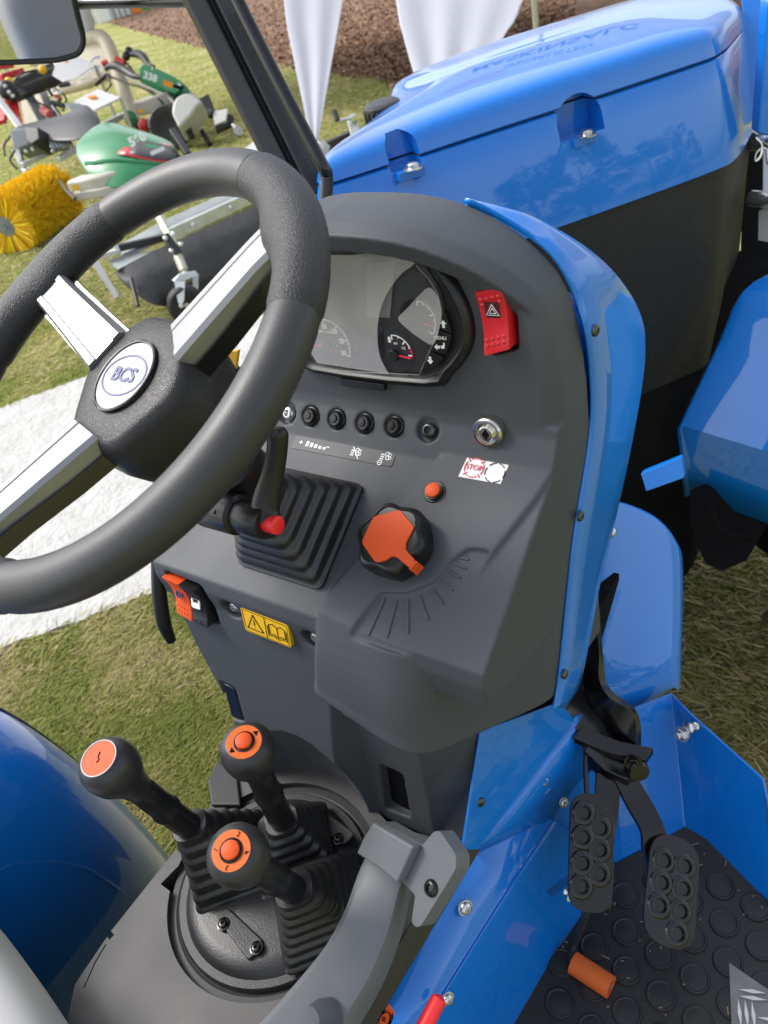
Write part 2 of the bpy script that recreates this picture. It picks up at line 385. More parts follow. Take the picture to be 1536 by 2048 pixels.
# symbol strip on the band below
q4 = [SH.px(x, y) for x, y in [(597, 869), (798, 898), (783, 934), (580, 896)]]
ST = obj('symbol_strip', SH.slab(rpoly(q4, .002, 2), -.002, .0007), 'panelgrey', DB)
def sq(x, y): return SH.px(x, y)
marks = []
c = sq(603, 885); marks += [SH.box(c.x-.0022, c.x+.0022, c.y-.0004, c.y+.0004, 0, .0009), SH.box(c.x-.0004, c.x+.0004, c.y-.0022, c.y+.0022, 0, .0009)]
for k, hh in enumerate((.0060, .0050, .0040, .0032, .0024)):
    c = sq(616+8.6*k, 888+1.6*k); marks.append(SH.box(c.x-.0019, c.x+.0016, c.y-.003, c.y-.003+hh, 0, .0009))
c = sq(656, 895); marks.append(SH.box(c.x-.0022, c.x+.0022, c.y-.0004, c.y+.0004, 0, .0009))
def regen(cx, cy, slash):
    c = sq(cx, cy); o = []
    for dx in (-.006, -.0045, -.003): 
        for dy in (-.004, -.0015, .001): o.append(SH.box(c.x+dx-.0005, c.x+dx+.0005, c.y+dy, c.y+dy+.0015, 0, .0009))
    for a, b, r in ((.0005, .003, .0022), (.0035, .002, .002), (.002, -.001, .0022), (.0048, -.001, .0015)): o.append(stroke(SH, [(c.x+a+p[0], c.y+b+p[1]) for p in circ(0, 0, r, 10, 0, 340)], .0007, 0, .0009))
    if slash: o.append(stroke(SH, [(c.x-.006, c.y+.006), (c.x+.005, c.y-.0065)], .0008, 0, .001))
    else: o.append(stroke(SH, [(c.x-.005+p[0], c.y-.0075+p[1]) for p in circ(0, 0, .0026, 14, 0, 350)], .0007, 0, .0009)); o.append(SH.box(c.x-.0062, c.x-.0038, c.y-.0079, c.y-.0071, 0, .0009))
    return o
marks += regen(713, 906, True)+regen(773, 914, False)
obj('strip_symbols', joinm(marks), 'white', DB)
# start/stop sticker
q4 = [SH.px(x, y) for x, y in [(939, 916), (1022, 931), (1004, 972), (920, 957)]]
obj('stop_sticker', SH.slab(q4, -.002, .0046), 'label', DB)
c = SH.px(952, 940); c2 = SH.px(993, 950); mk = []
for a in range(4): mk.append(stroke(SH, [(c.x+p[0], c.y+p[1]) for p in circ(0, 0, .0098, 8, a*90-33, a*90+33)], .0008, .004, .0053))
for a in (45, 135, 225, 315): mk.append(stroke(SH, [(c.x+.008*math.cos(math.radians(a)), c.y+.008*math.sin(math.radians(a))), (c.x+.0122*math.cos(math.radians(a)), c.y+.0122*math.sin(math.radians(a)))], .0012, .004, .0053))
obj('stop_ring', joinm(mk), 'red', DB)
mk = [stroke(SH, [(c2.x+p[0], c2.y+p[1]) for p in circ(0, 0, .0098, 6, a*60-22, a*60+22)], .0009, .004, .0053) for a in range(6)]
obj('run_ring', joinm(mk), 'black', DB)
text('stop_lettering', 'STOP', SH, c.x, c.y, .0075, 'red', DB, h=.0053)
# key switch
q = CP.px(984, 857); p = CP.p(q.x, q.y, -.002); ks = CPN.normalized()
kn = obj('key_switch', lathe([(.0148, 0), (.0148, .0125), (.0138, .0138), (.0112, .0140), (.0104, .0128), (.0082, .0124), (.0078, .0145), (.0068, .0152), (0, .0152)], p, ks, 48, angle=25), 'steel', DB)
kf = Fr(p+ks*.0152, CPN)
obj('key_slot', joinm([kf.slab(circ(0, 0, .0036, 16), -.001, .0003), kf.box(-.0011, .0011, -.0052, .0052, -.001, .0005)]), 'dark', DB)
rd = []
for k in range(60):
    a = 2*math.pi*k/60; d = CP.r*math.cos(a)+CP.u*math.sin(a); rd.append(prism([p+d*.0147+ks*.002, p+d*.0154+ks*.002, p+d*.0154+ks*.0115, p+d*.0147+ks*.0115], d.cross(ks)*.0008))
obj('knurling', joinm(rd), 'steel', DB)
# hazard switch: a bowed rocker
def rocker(name, fr, quad, m, parent, h=(.014, .006, .013), base=-.004):
    a, b, c_, d = [V(q) for q in quad]         # top-left, top-right, bottom-right, bottom-left in fr
    rings = []
    for k in range(13):
        t = k/12; l = a.lerp(d, t); r = b.lerp(c_, t)
        hh = (1-t)**2*h[0]+2*t*(1-t)*(2*h[1]-.5*(h[0]+h[2]))+t*t*h[2]
        if k in (0, 12): hh -= .0012
        e = (r-l)*.07
        rings.append([fr.p(l.x, l.y, base), fr.p(l.x, l.y, hh-.0014), fr.p((l+e*.3).x, (l+e*.3).y, hh-.0003), fr.p((l+e).x, (l+e).y, hh), fr.p((r-e).x, (r-e).y, hh), fr.p((r-e*.3).x, (r-e*.3).y, hh-.0003), fr.p(r.x, r.y, hh-.0014), fr.p(r.x, r.y, base)])
    return obj(name, loft(rings, angle=50), m, parent), rings
hz, rg = rocker('hazard_switch', CP, [CP.px(*q) for q in [(962, 577), (1014, 566), (1029, 690), (979, 703)]], 'red', DB, h=(.0125, .0065, .0115), base=-.012)
def onrock(rg, u, t): k = min(int(t*12), 11); f = t*12-k; A = rg[k][3].lerp(rg[k+1][3], f); B_ = rg[k][4].lerp(rg[k+1][4], f); return A.lerp(B_, u)
nub = []
for t0, rowset in ((.13, 4), (.22, 4), (.78, 4), (.87, 4)):
    for k in range(rowset):
        if t0 == .22 and k in (1, 2): continue
        o_ = onrock(rg, .1+.26*k, t0); nub.append(lathe([(.0022, -.0012), (.0018, .0004), (.0008, .0011), (0, .0012)], o_, CPN, 10))
obj('grip_dots', joinm(nub), 'red', DB)
hf = Fr(onrock(rg, .5, .33), (rg[5][3]-rg[3][3]).cross(rg[4][4]-rg[4][3]))
if hf.n.y > 0: hf = Fr(hf.o, -hf.n)
obj('symbol_window', hf.box(-.0066, .0066, -.0072, .0072, -.003, .0007), mat('dark_red_print', (.06, .01, .012), .4), DB)
tri = lambda r: [(r*math.cos(math.radians(a)), r*math.sin(math.radians(a))-.0012) for a in (90, 210, 330, 90)]
obj('warning_triangle', joinm([stroke(hf, tri(.0066), .0007, 0, .0011), stroke(hf, tri(.0034), .0007, 0, .0011)]), 'white', DB)
# left rockers, in the lower face
r1, g1 = rocker('rocker_switch', LF, [LF.px(*q) for q in [(337, 1144), (370, 1159), (397, 1234), (366, 1215)]], 'orange', DB, h=(.012, .004, .011), base=-.02)
r2, g2 = rocker('rocker_switch', LF, [LF.px(*q) for q in [(371, 1160), (401, 1172), (428, 1246), (398, 1236)]], 'black', DB, h=(.012, .004, .011), base=-.02)
nub = [lathe([(.0016, -.001), (.0012, .0004), (0, .0009)], onrock(g, .12+.2*k, t0), LF.n, 8) for g in (g1,) for t0 in (.22, .8, .9) for k in range(4)]
obj('grip_dots', joinm(nub), 'orange', DB)
nub = [lathe([(.0016, -.001), (.0012, .0004), (0, .0009)], onrock(g, .12+.2*k, t0), LF.n, 8) for g in (g2,) for t0 in (.16, .24, .92) for k in range(4)]
obj('grip_dots', joinm(nub), 'black', DB)
f1 = Fr(onrock(g1, .5, .42), LF.n+V((0, 0, .25))); f2 = Fr(onrock(g2, .5, .45), LF.n+V((0, 0, .25)))
obj('lamp_symbol', joinm([stroke(f1, circ(0, 0, .005, 18, 0, 359), .0012, 0, .0016), stroke(f1, [(-.003, .002), (0, .0005), (.003, -.002)], .001, 0, .0016)]), 'navy', DB)
obj('wiper_symbol', joinm([stroke(f2, [(-.0055, -.006), (-.0055, .005), (.0055, .005), (.0055, -.006), (-.0055, -.006)], .0026, 0, .0016), f2.box(-.004, .004, -.006, -.0008, 0, .0016)]), 'white', DB)
# yellow warning sticker
q4 = [LF.px(x, y) for x, y in [(486, 1209), (581, 1246), (588, 1291), (497, 1256)]]
obj('manual_sticker', LF.slab(rpoly(q4, .003, 3), -.002, .0045), 'yellow', DB)
def qp(u, v): a, b, c_, d = [V(q) for q in q4]; return (a.lerp(b, u)).lerp(d.lerp(c_, u), v)
mk = [stroke(LF, [qp(.5, .03), qp(.5, .97)], .0005, 0, .0050)]
mk.append(stroke(LF, [qp(u, v) for u, v in ((.25, .16), (.43, .80), (.08, .80), (.25, .16), (.43, .80))], .0013, 0, .0050)); mk.append(stroke(LF, [qp(.252, .38), qp(.254, .6)], .001, 0, .0050)); mk.append(LF.slab(circ(*qp(.256, .7), .0006, 8), 0, .0050))
for L_ in ([(.58, .3), (.66, .22), (.75, .32), (.84, .22), (.91, .3), (.91, .72), (.84, .66), (.75, .76), (.66, .66), (.58, .72), (.58, .3)], [(.75, .32), (.75, .76)], [(.57, .34), (.55, .38), (.55, .8), (.65, .74), (.75, .84), (.86, .74), (.94, .8), (.94, .38), (.92, .34)]): mk.append(stroke(LF, [qp(u, v) for u, v in L_], .0007, 0, .0050))
mk.append(stroke(LF, [qp(u, v) for u, v in ((.03, .05), (.97, .05), (.97, .95), (.03, .95), (.03, .05))], .0004, 0, .0049))
obj('sticker_print', joinm(mk), 'dark', DB)
# blanked openings in the pedestal
obj('opening_cap', LF.slab(rpoly([LF.px(x, y) for x, y in [(443, 1370), (465, 1381), (484, 1445), (460, 1437)]], .004, 3), -.02, -.003), 'navyglass', DB, bevel=.001)
obj('opening_cap', PFr.slab(rpoly([PFr.px(x, y) for x, y in [(769, 1530), (805, 1549), (820, 1627), (780, 1606)]], .004, 3), -.02, -.003), 'dark', DB, bevel=.001)
# orange push button and its cup
q = SH.px(873, 988); p = SH.p(q.x, q.y, .002)
obj('button_cup', lathe([(.0118, 0), (.0118, .002), (.0105, .0035), (.0092, .0035), (.0088, .0068), (.0078, .0068), (.0074, .002), (0, .002)], p, SH.n, 28), 'black', DB)
obj('orange_button', lathe([(.0074, .002), (.0074, .0088), (.0062, .0096), (0, .0098)], p, SH.n, 28), 'orange', DB)
# rotary knob
q = SH.px(806, 1097); KP = SH.p(q.x, q.y, .003); 
def lobes(r, am, n=72, ph=0): return [(r*(1+am*math.cos(6*2*math.pi*i/n+ph)), 2*math.pi*i/n) for i in range(n)]
KB = math.radians(4)
def kring(r, am, h): return [KP+SH.n*h+(SH.r*math.cos(a)+SH.u*math.sin(a))*rr for rr, a in lobes(r, am, 72, KB)]
obj('throttle_knob', loft([kring(.033, .0, 0), kring(.0345, .05, .006), kring(.0345, .07, .022), kring(.0335, .07, .0265), kring(.0315, .065, .029), kring(.029, .06, .030), kring(.0285, .06, .0287), kring(.001, 0, .0287)], angle=35), 'black', DB)
kfr = Fr(KP+SH.n*.0287, SH.n)
hexa = [(.027*math.cos(math.radians(a)), .027*math.sin(math.radians(a))) for a in (32, 87, 147, 207, 267)]
ptr = [(.011, -.0235), (.0175, -.0155), (.0315, -.0262), (.0385, -.0195)][::1]
kout = [hexa[0], hexa[1], hexa[2], hexa[3], hexa[4], (.0075, -.0225), (.0125, -.0165), (.019, -.0175), (.0335, -.0235), (.0365, -.0155), (.0225, -.008), (.0205, -.001)]
obj('knob_inlay', kfr.slab(rpoly(kout, .003, 3), -.004, .0022), 'orange', DB, bevel=.0006)
obj('pointer_edge', kfr.slab([(.0330, -.0240), (.0370, -.0153), (.0385, -.0160), (.0345, -.0250)], -.014, .002), 'orange', DB)
# scale ridges in the fan-shaped recess
RID = [((805, 1196), (771, 1268)), ((829, 1199), (808, 1275)), ((816+32, 1203), (818+13+18, 1262))]
RID = [((769, 1198), (737, 1270)), ((793, 1203), (774, 1274)), ((816, 1200), (816, 1266)), ((840, 1194), (856, 1240)), ((864, 1180), (886, 1207)), ((883, 1163), (906, 1180)), ((900, 1143), (920, 1156)), ((908, 1126), (932, 1137)), ((916, 1115), (937, 1119))]
rg_ = []
for a, b in RID:
    a, b = SH.px(*a), SH.px(*b); t = (b-a).normalized(); nn = V((-t.y, t.x)); w_ = .0013
    cap_ = [(a+nn*w_), (a-t*w_), (a-nn*w_), (b-nn*w_), (b+t*w_), (b+nn*w_)]
    rg_.append(SH.slab([(c_.x, c_.y) for c_ in cap_], -.004, .0014))
for r_ in rg_: obj('scale_ridge', r_, 'grey', DB, bevel=.0006)
# ---------- instrument cluster
IC = obj('instrument_cluster', None or raw([], []), 'black', TR)
bz = [(860, 770), (905, 745), (937, 706), (948, 668), (941, 620), (915, 565), (872, 510), (832, 482), (790, 468), (750, 463), (715, 462)]
bz = [CP.px(*p) for p in bz]; cxm = CP.px(707, 640).x
cxm = .015
def mirr(P): return [(p.x, p.y) for p in P]+[(2*cxm-p.x, p.y) for p in reversed(P)]
bzo = mirr(bz)
def inset2(P, d):
    n = len(P); o = []
    for i in range(n):
        a, b = V(P[i-1]), V(P[(i+1) % n]); t = (b-a).normalized(); o.append((P[i][0]-t.y*d, P[i][1]+t.x*d))
    return o
_a = sum(bzo[i][0]*bzo[(i+1) % len(bzo)][1]-bzo[(i+1) % len(bzo)][0]*bzo[i][1] for i in range(len(bzo)))
bzo = [(p.x, p.y) for p in catmull([(a, b, 0) for a, b in bzo], 3, True)]
sg = 1 if _a > 0 else -1
def R_(ins, h): return CP.poly(inset2(bzo, sg*ins), h)
IC.data = loft([R_(-.002, -.003), R_(-.001, .003), R_(.002, .0075), (R_(.0055, .009)), R_(.0085, .0065), R_(.0105, .001), R_(.012, .0005), R_(.05, .0005)][:7] + [CP.poly([(x*.9, y*.9+.007) for x, y in inset2(bzo, sg*.012)], .0005)], cap=True, angle=50)
IC.data.materials.append(M['black']); 
for p_ in IC.data.polygons: p_.use_smooth = True
obj('cluster_catch', CP.box(CP.px(690, 775).x, CP.px(775, 775).x, CP.px(730, 772).y, CP.px(730, 758).y, -.004, .006), 'black', IC, bevel=.001)
# display sheet
face = [(845, 744), (868, 700), (884, 664), (892, 625), (884, 583), (855, 535), (818, 508), (775, 500), (735, 502), (715, 505)]
face2 = [CP.px(*p) for p in face]
lft = [(2*cxm-p.x, p.y) for p in reversed(face2)]
facep = [(p.x, p.y) for p in face2]+lft
obj('dial_plate', CP.slab(facep, .0004, .0014), 'face', IC)
def disc(cx, cy, r, m, h, nm, a0=0, a1=360, fr=CP): return obj(nm, fr.slab(circ(cx, cy, r, 40, a0, a1), .001, h), m, IC)
def dial(px, py, r, a0, a1, nticks, big, nm, ring=True):
    c = CP.px(px, py); mk = []
    if ring: mk.append(stroke(CP, [(c.x+p[0], c.y+p[1]) for p in circ(0, 0, r, 30, a0, a1)], .0010, .0012, .0022))
    for k in range(nticks+1):
        a = math.radians(a0+(a1-a0)*k/nticks); l = .0045 if k % big == 0 else .002
        mk.append(stroke(CP, [(c.x+r*math.cos(a), c.y+r*math.sin(a)), (c.x+(r-l)*math.cos(a), c.y+(r-l)*math.sin(a))], .0013 if k % big == 0 else .0008, .0012, .0022))
    obj(nm, joinm(mk), 'white', IC); return c
c = CP.px(658, 690); disc(c.x, c.y, .031, 'face', .0018, 'tachometer'); 
c = dial(658, 690, .0275, -20, 165, 20, 4, 'tachometer_scale')
for tx, a in (('30', -18), ('25', 18), ('20', 52), ('15', 90), ('10', 128)): text('tachometer_numeral', tx, CP, c.x+.020*math.cos(math.radians(a)), c.y+.020*math.sin(math.radians(a)), .0066, 'white', IC, h=.0022, bold=.0003)
text('rpm_lettering', 'RPM x100', CP, c.x, c.y+.0145, .0042, 'white', IC, h=.0022)
text('engine_hours_symbol', 'h', CP, c.x+.0125, c.y+.001, .004, 'white', IC, h=.0022)
obj('pointer_hub', CP.slab(circ(c.x, c.y, .0052, 24), .001, .005), 'black', IC, bevel=.001)
obj('needle', stroke(CP, [(c.x-.0055, c.y), (c.x-.025, c.y+.0006)], .0012, .003, .0045), 'needle', IC)
c = CP.px(795, 706); disc(c.x-.001, c.y+.003, .0215, 'face', .0018, 'fuel_gauge'); c = dial(793, 708, .0195, 2, 95, 4, 2, 'fuel_scale')
text('fuel_numeral', '4/4', CP, c.x+.002, c.y+.0115, .0036, 'white', IC, h=.0022); text('fuel_numeral', '1/2', CP, c.x+.0105, c.y+.0075, .0036, 'white', IC, h=.0022)
obj('fuel_pump_symbol', CP.box(c.x-.006, c.x-.003, c.y+.012, c.y+.0175, .001, .0022), 'white', IC)
obj('reserve_arc', stroke(CP, [(c.x+.0195*math.cos(math.radians(a)), c.y+.0195*math.sin(math.radians(a))) for a in range(-2, 26, 3)], .0012, .0012, .0023), 'needle', IC)
obj('pointer_hub', CP.slab(circ(c.x-.001, c.y, .0058, 24), .001, .006), 'black', IC, bevel=.001)
obj('needle', stroke(CP, [(c.x+.005, c.y+.0002), (c.x+.0185, c.y-.0012)], .0012, .003, .0045), 'needle', IC)
c = CP.px(838, 640); disc(c.x, c.y, .0205, 'face', .0018, 'temperature_gauge'); c = dial(838, 640, .0185, -40, 85, 6, 3, 'temperature_scale')
obj('pointer_hub', CP.slab(circ(c.x, c.y, .005, 24), .001, .005), 'black', IC, bevel=.001)
obj('needle', stroke(CP, [(c.x+.0055, c.y-.0012), (c.x+.0175, c.y-.004)], .001, .003, .0045), 'needle', IC)
obj('display_window', CP.slab([CP.px(*p) for p in [(736, 527), (792, 521), (782, 634), (735, 633)]], .0008, .0019), 'screen', IC)
obj('warning_lamp_window', CP.slab(rpoly([CP.px(*p) for p in [(798, 528), (850, 545), (868, 600), (800, 632), (792, 630)]], .003, 3), .0008, .0018), mat('lamp_window', (.035, .036, .04), .35), IC)
obj('warning_lamp_window', CP.slab(rpoly([CP.px(*p) for p in [(730, 652), (768, 652), (775, 728), (728, 726)]], .003, 3), .0008, .0018), mat('lamp_window_strip', (.035, .036, .04), .35), IC)
fl = [CP.px(*q) for q in [(715, 506), (735, 503), (775, 501), (812, 507), (836, 522), (812, 542), (788, 572), (772, 604), (764, 640), (763, 680), (770, 714), (786, 743), (700, 738)]]  # film cut to the reflection's outline, left bare for its dark crescent
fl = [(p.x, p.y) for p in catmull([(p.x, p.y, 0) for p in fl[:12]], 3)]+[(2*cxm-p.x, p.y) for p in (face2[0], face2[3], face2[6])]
obj('film_reflection', CP.slab(fl, .0066, .0069), 'film', IC)
fl = [CP.px(*q) for q in [(866, 570), (884, 590), (890, 618), (886, 652), (874, 684), (848, 672), (822, 652), (804, 632), (822, 612), (842, 590)]]  # second pale piece of the same painted reflection
obj('film_reflection', CP.slab([(p.x, p.y) for p in catmull([(p.x, p.y, 0) for p in fl], 3, True)], .0066, .0069), 'film', IC)
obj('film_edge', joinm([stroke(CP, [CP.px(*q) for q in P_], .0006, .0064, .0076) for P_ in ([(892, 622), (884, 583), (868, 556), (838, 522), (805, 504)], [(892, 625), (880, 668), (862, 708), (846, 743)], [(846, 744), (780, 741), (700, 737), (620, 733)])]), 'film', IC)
# menu keys
for tx, q in (('up', [(893, 616), (909, 664), (879, 653)]), ('menu', [(878, 656), (909, 667), (897, 708), (862, 696)]), ('down', [(860, 698), (893, 712), (875, 732), (850, 734)])):
    P = [CP.px(*p) for p in q]; obj('menu_key', CP.slab(rpoly(P, .003, 3), -.002, .0045), 'black', IC, bevel=.0008)
def arrow(px, py, s, d):
    c = CP.px(px, py); P = [(-.45, 0), (-.18, 0), (-.18, -.5), (.18, -.5), (.18, 0), (.45, 0), (0, .5)]
    if d == 'd': P = [(-a, -b) for a, b in P]
    if d == 'l': P = [(-b, a) for a, b in P]
    return CP.slab([(c.x+a*s, c.y+b*s) for a, b in P], .004, .0052)
obj('key_arrow', arrow(892, 644, .0072, 'u'), 'white', IC); obj('key_arrow', arrow(866, 717, .0072, 'd'), 'white', IC)
ca = CP.px(891, 689); obj('key_arrow', joinm([arrow(880, 690, .0062, 'l'), CP.box(ca.x-.0014, ca.x+.0022, ca.y-.002, ca.y+.0008, .004, .0052), CP.box(ca.x+.0008, ca.x+.0022, ca.y-.002, ca.y+.0036, .004, .0052)]), 'white', IC)
c = CP.px(886, 672); text('menu_lettering', 'MENU', CP, c.x, c.y, .0048, 'white', IC, h=.0052)

# ---------- blue covers round the dashboard
def covring(y, zt, zb, r, wd=.2135):
    wl = .122; P = rpoly([(-wl, zb), (-wl, zt), (wd, zt), (wd, zb)], [min(.02, r), r, r, min(.02, r)], 7); return [V((XC+p.x, y, p.y)) for p in P]
obj('dash_cover', loft([covring(.59, 1.375, 1.0, .11, .200), covring(.604, 1.372, 1.0, .11, .200), covring(.63, 1.345, 1.035, .09, .203), covring(.68, 1.285, 1.09, .06, .206), covring(.72, 1.238, 1.14, .045, .206), covring(.735, 1.215, 1.175, .02, .206), covring(.74, 1.205, 1.19, .008, .206)], angle=60), 'blue', TR)
# side cover: one wide curved sheet from the seam of the grey shell to its free edge
seam = [pY(x, y, .599) for x, y in [(925, 410), (965, 426), (1010, 450), (1060, 481), (1100, 515), (1130, 560), (1150, 608)]]+[pX(x, y, -.2470) for x, y in [(1167, 660), (1177, 730), (1181, 800), (1178, 860), (1170, 920), (1155, 1010), (1143, 1090), (1132, 1190), (1121, 1300), (1110, 1390), (1103, 1414)]]
free = [pY(x, y, yy) for x, y, yy in [(935, 409, .604), (990, 419, .611), (1045, 433, .62), (1100, 457, .635), (1160, 492, .652), (1207, 527, .666), (1242, 565, .68)]]+[pX(x, y, -.2475) for x, y in [(1270, 608), (1286, 655), (1289, 710), (1282, 775), (1270, 845), (1250, 945), (1224, 1060), (1197, 1170), (1178, 1270), (1158, 1362), (1128, 1412)]]
sm, fr_ = catmull(seam, 3), catmull(free, 3)
sm = [p+V((.0015, 0, .002))*max(0., 1-i/26) for i, p in enumerate(sm)]
ou = [((V((-.2455 if False else 0, 0, 0)))+V((.0035, 0, .0045*max(0, 1-i/26)))) for i in range(len(sm))]
SC_ = obj('side_cover', loft([sm, [a.lerp(b, .04)+o_*.8 for a, b, o_ in zip(sm, fr_, ou)], [a.lerp(b, .35)+o_*.7 for a, b, o_ in zip(sm, fr_, ou)], [a.lerp(b, .7)+o_*.7 for a, b, o_ in zip(sm, fr_, ou)], [a.lerp(b, .94)+o_*.55 for a, b, o_ in zip(sm, fr_, ou)], fr_, [p+V((-.012, .002, -.004)) for p in fr_]], closed=False, angle=70), 'blue', TR, sol=.003)
for x, y in [(1190, 661), (1160, 1032), (1129, 1348)]: bolt('cover_screw', pX(x, y, -.2412), (1, 0, 0), .0052, 'darksteel', SC_, .0032)
obj('side_cover', prism([V((2*XC+.2475, y, z)) for y, z in ((.37, 1.085), (.60, 1.10), (.60, .93), (.47, .93), (.385, .955))], (-.004, 0, 0)), 'blue', TR, bevel=.0018, seg=3)
# black trim edge at the far side of the dash
obj('edge_trim', tube([pX(*p) for p in [(312, 1100, -.685), (318, 1180, -.685), (328, 1245, -.685), (343, 1282, -.683)]], [.006, .009, .009, .006], 10, k=4), 'black', TR)
# ---------- steering wheel
WC = V((-.501, .301, 1.404)); WN = V((-.09, -.455, .886)).normalized()
WA = WN.cross(V((0, 0, 1))).normalized(); WB = WN.cross(WA)
def wp(a, r, h=0): a = math.radians(a); return WC+(WA*math.cos(a)+WB*math.sin(a))*r+WN*h
def warc(a0, a1, r, rad, h=0, n=26, prof=None):
    rings = []
    for i in range(n+1):
        t = i/n; a = a0+(a1-a0)*t; rr = rad(t) if callable(rad) else rad; e = (wp(a, 1)-WC)
        k = prof(t) if prof else 0
        rings.append([wp(a, r, h)+e*(math.cos(b)*rr*(1+(.0 if math.cos(b) > 0 else k)))+WN*math.sin(b)*rr*.96 for b in [2*math.pi*j/28 for j in range(28)]])
    return loft(rings)
RR = .0181
SPK = [231, 344, 84]                     # spoke directions: toward the gauges, away to the far side, toward the driver's near side
SW = obj('steering_wheel', warc(SPK[0]+27.8, SPK[1]-27.8, .18, lambda t: RR*(.97 if t in (0, 1) else 1.0)), 'rim', TR)
for a_, b_ in ((SPK[1]+27.8, SPK[2]+360-27.8), (SPK[2]+27.8, SPK[0]-27.8)): obj('rim_section', warc(a_, b_, .18, lambda t: RR*(.97 if t in (0, 1) else 1.0)), 'rim', SW)
for s in SPK:
    f = lambda t: RR*(1.045 if .02 < t < .98 else .96)
    g = warc(s-27.7, s+27.7, .18, f, prof=lambda t: .42*math.exp(-((t-.5)/.17)**2)+.1*math.exp(-((t-.5)/.3)**2))
    obj('rim_grip', g, 'leather', SW)
    # spoke: silver shell on a black carrier
    d = wp(s, 1)-WC; tt = WN.cross(d).normalized()
    def sec(r, wd, h, th): 
        o = WC+d*r+WN*h
        return [o+tt*wd*x+WN*th*y for x, y in ((-1, -1), (-1, .1), (-.95, .70), (-.80, 1), (-.52, 1), (-.47, .92), (.47, .92), (.52, 1), (.80, 1), (.95, .70), (1, .1), (1, -1))]
    obj('spoke', loft([sec(.05, .0222, -.030, .012), sec(.10, .0196, -.0185, .012), sec(.140, .0180, -.0095, .012), sec(.157, .0180, -.0060, .0115), sec(.163, .0170, -.008, .008)], angle=25), 'silver', SW)
    obj('spoke_carrier', loft([[WC+d*r+WN*(h+y)+tt*wd*x for x, y in ((-1, -.009), (-1, .006), (1, .006), (1, -.009))] for r, wd, h in ((.04, .025, -.042), (.09, .0225, -.030), (.135, .021, -.016), (.172, .022, -.006))]), 'blackgloss', SW)
# hub pad
def hex_(r, cut_, rot): return [(V((math.cos(math.radians(a+rot)), math.sin(math.radians(a+rot))))*r) for a in (0-cut_, 0+cut_, 120-cut_, 120+cut_, 240-cut_, 240+cut_)]
HUB = WC-WN*.020
def hubring(r, cut_, h, rot, rad=.018): 
    r *= 1.1
    return [HUB+WA*p.x+WB*p.y+WN*h for p in rpoly(hex_(r, cut_, rot), rad, 5)]
obj('hub_pad', loft([hubring(.062, 30, -.058, 31+0), hubring(.0665, 31, -.038, 31), hubring(.064, 31, -.012, 31), hubring(.0585, 31, -.004, 31), hubring(.055, 31, -.0022, 31), hubring(.040, 31, -.0014, 31, .02)], angle=45), 'leatherfine', SW)
HF_ = Fr(WC+WN*-.0014, WN, right=WA)
# badge reads along the driver's left-right
bx = (-WA*math.cos(math.radians(8))-WB*math.sin(math.radians(8)))
BF = Fr(WC+WN*-.0195, WN, right=bx)
obj('badge', joinm([BF.slab(circ(0, 0, .0305, 48), -.004, .0004)]), 'badge', SW)
obj('badge_rim', tube([BF.p(*p, .0004) for p in circ(0, 0, .0312, 48)], .0014, 8, closed=True), 'blackgloss', SW)
obj('badge_oval', stroke(BF, [(1.0*.0262*math.cos(math.radians(a)), .0178*math.sin(math.radians(a))) for a in range(0, 361, 6)], .0016, 0, .0009), 'navy', SW)
text('badge_lettering', 'BCS', BF, 0, 0, .0175, 'navy', SW, h=.0009, bold=.0004)
# column, clear wrapped tube, clamp with tilt lever
SC = SH.px(600, 1052); COLB = SH.p(SC.x, SC.y, 0); CAX = (WC-WN*.05-COLB).normalized()
obj('steering_column', lathe([(.026, .04), (.026, .105), (.0235, .112), (.0235, .118)], COLB, CAX, 32), 'black', TR)
obj('column_sleeve', lathe([(.0205, .10), (.021, .15), (.021, .2), (.018, (WC-WN*.09-COLB).length)], COLB, CAX, 32), mat('scuffed_grey_sleeve', (.34, .35, .35), .22, metal=.6, bump=(220, .9, .002), var=(90, .5)), TR)
# gaiter: rounded square ribs climbing to the column
def sqring(o, rx, ry, ax, up, half, rad, h, n=6):
    P = rpoly([(-half, -half), (half, -half), (half, half), (-half, half)], rad, n); return [o+rx*p.x+ry*p.y+ax*h for p in P]
def gaiter(o, ax, rx, half0, half1, H, ribs, base=.004, tilt=None, squash=.62):
    ax = V(ax).normalized(); rx = (V(rx)-ax*V(rx).dot(ax)).normalized(); ry = ax.cross(rx); rings = []
    rings.append(sqring(o, rx, ry, ax, 0, half0, half0*.16, -.001)); rings.append(sqring(o, rx, ry, ax, 0, half0, half0*.16, base)); 
    hs = base
    for k in range(ribs):
        t0, t1 = k/ribs, (k+1)/ribs; a = half0+(half1-half0)*t0; b = half0+(half1-half0)*t1
        h1 = base+(H-base)*t1; st = h1-hs; off = V((0, 0, 0)) if tilt is None else V(tilt)
        rad = lambda s, t: s*(.16+.75*t**1.5)
        step = a-b
        for (dh, hf, tt_) in ((.12, a-step*.55, t0), (.22, a-step*.72, t0+.3/ribs), (.45, a-step*.78, t0+.4/ribs), (.70, a-step*.72, t0+.6/ribs), (.86, a-step*.80, t0+.8/ribs), (.97, a-step*.92, t1)):
            hh = hs+st*dh; c_ = o+off*(hh/H)**1.3
            rings.append(sqring(c_, rx, ry, ax, 0, hf, min(rad(hf, tt_), hf*.95), hh))
        hs = h1
    return loft(rings, angle=60)
obj('column_gaiter', gaiter(COLB, SH.n, (1, 0, 0), .0575, .026, .082, 6), 'gaiter', TR)
CL = at(545, 1048, .655); CLd = (at(420, 1015, .70)-CL).normalized()
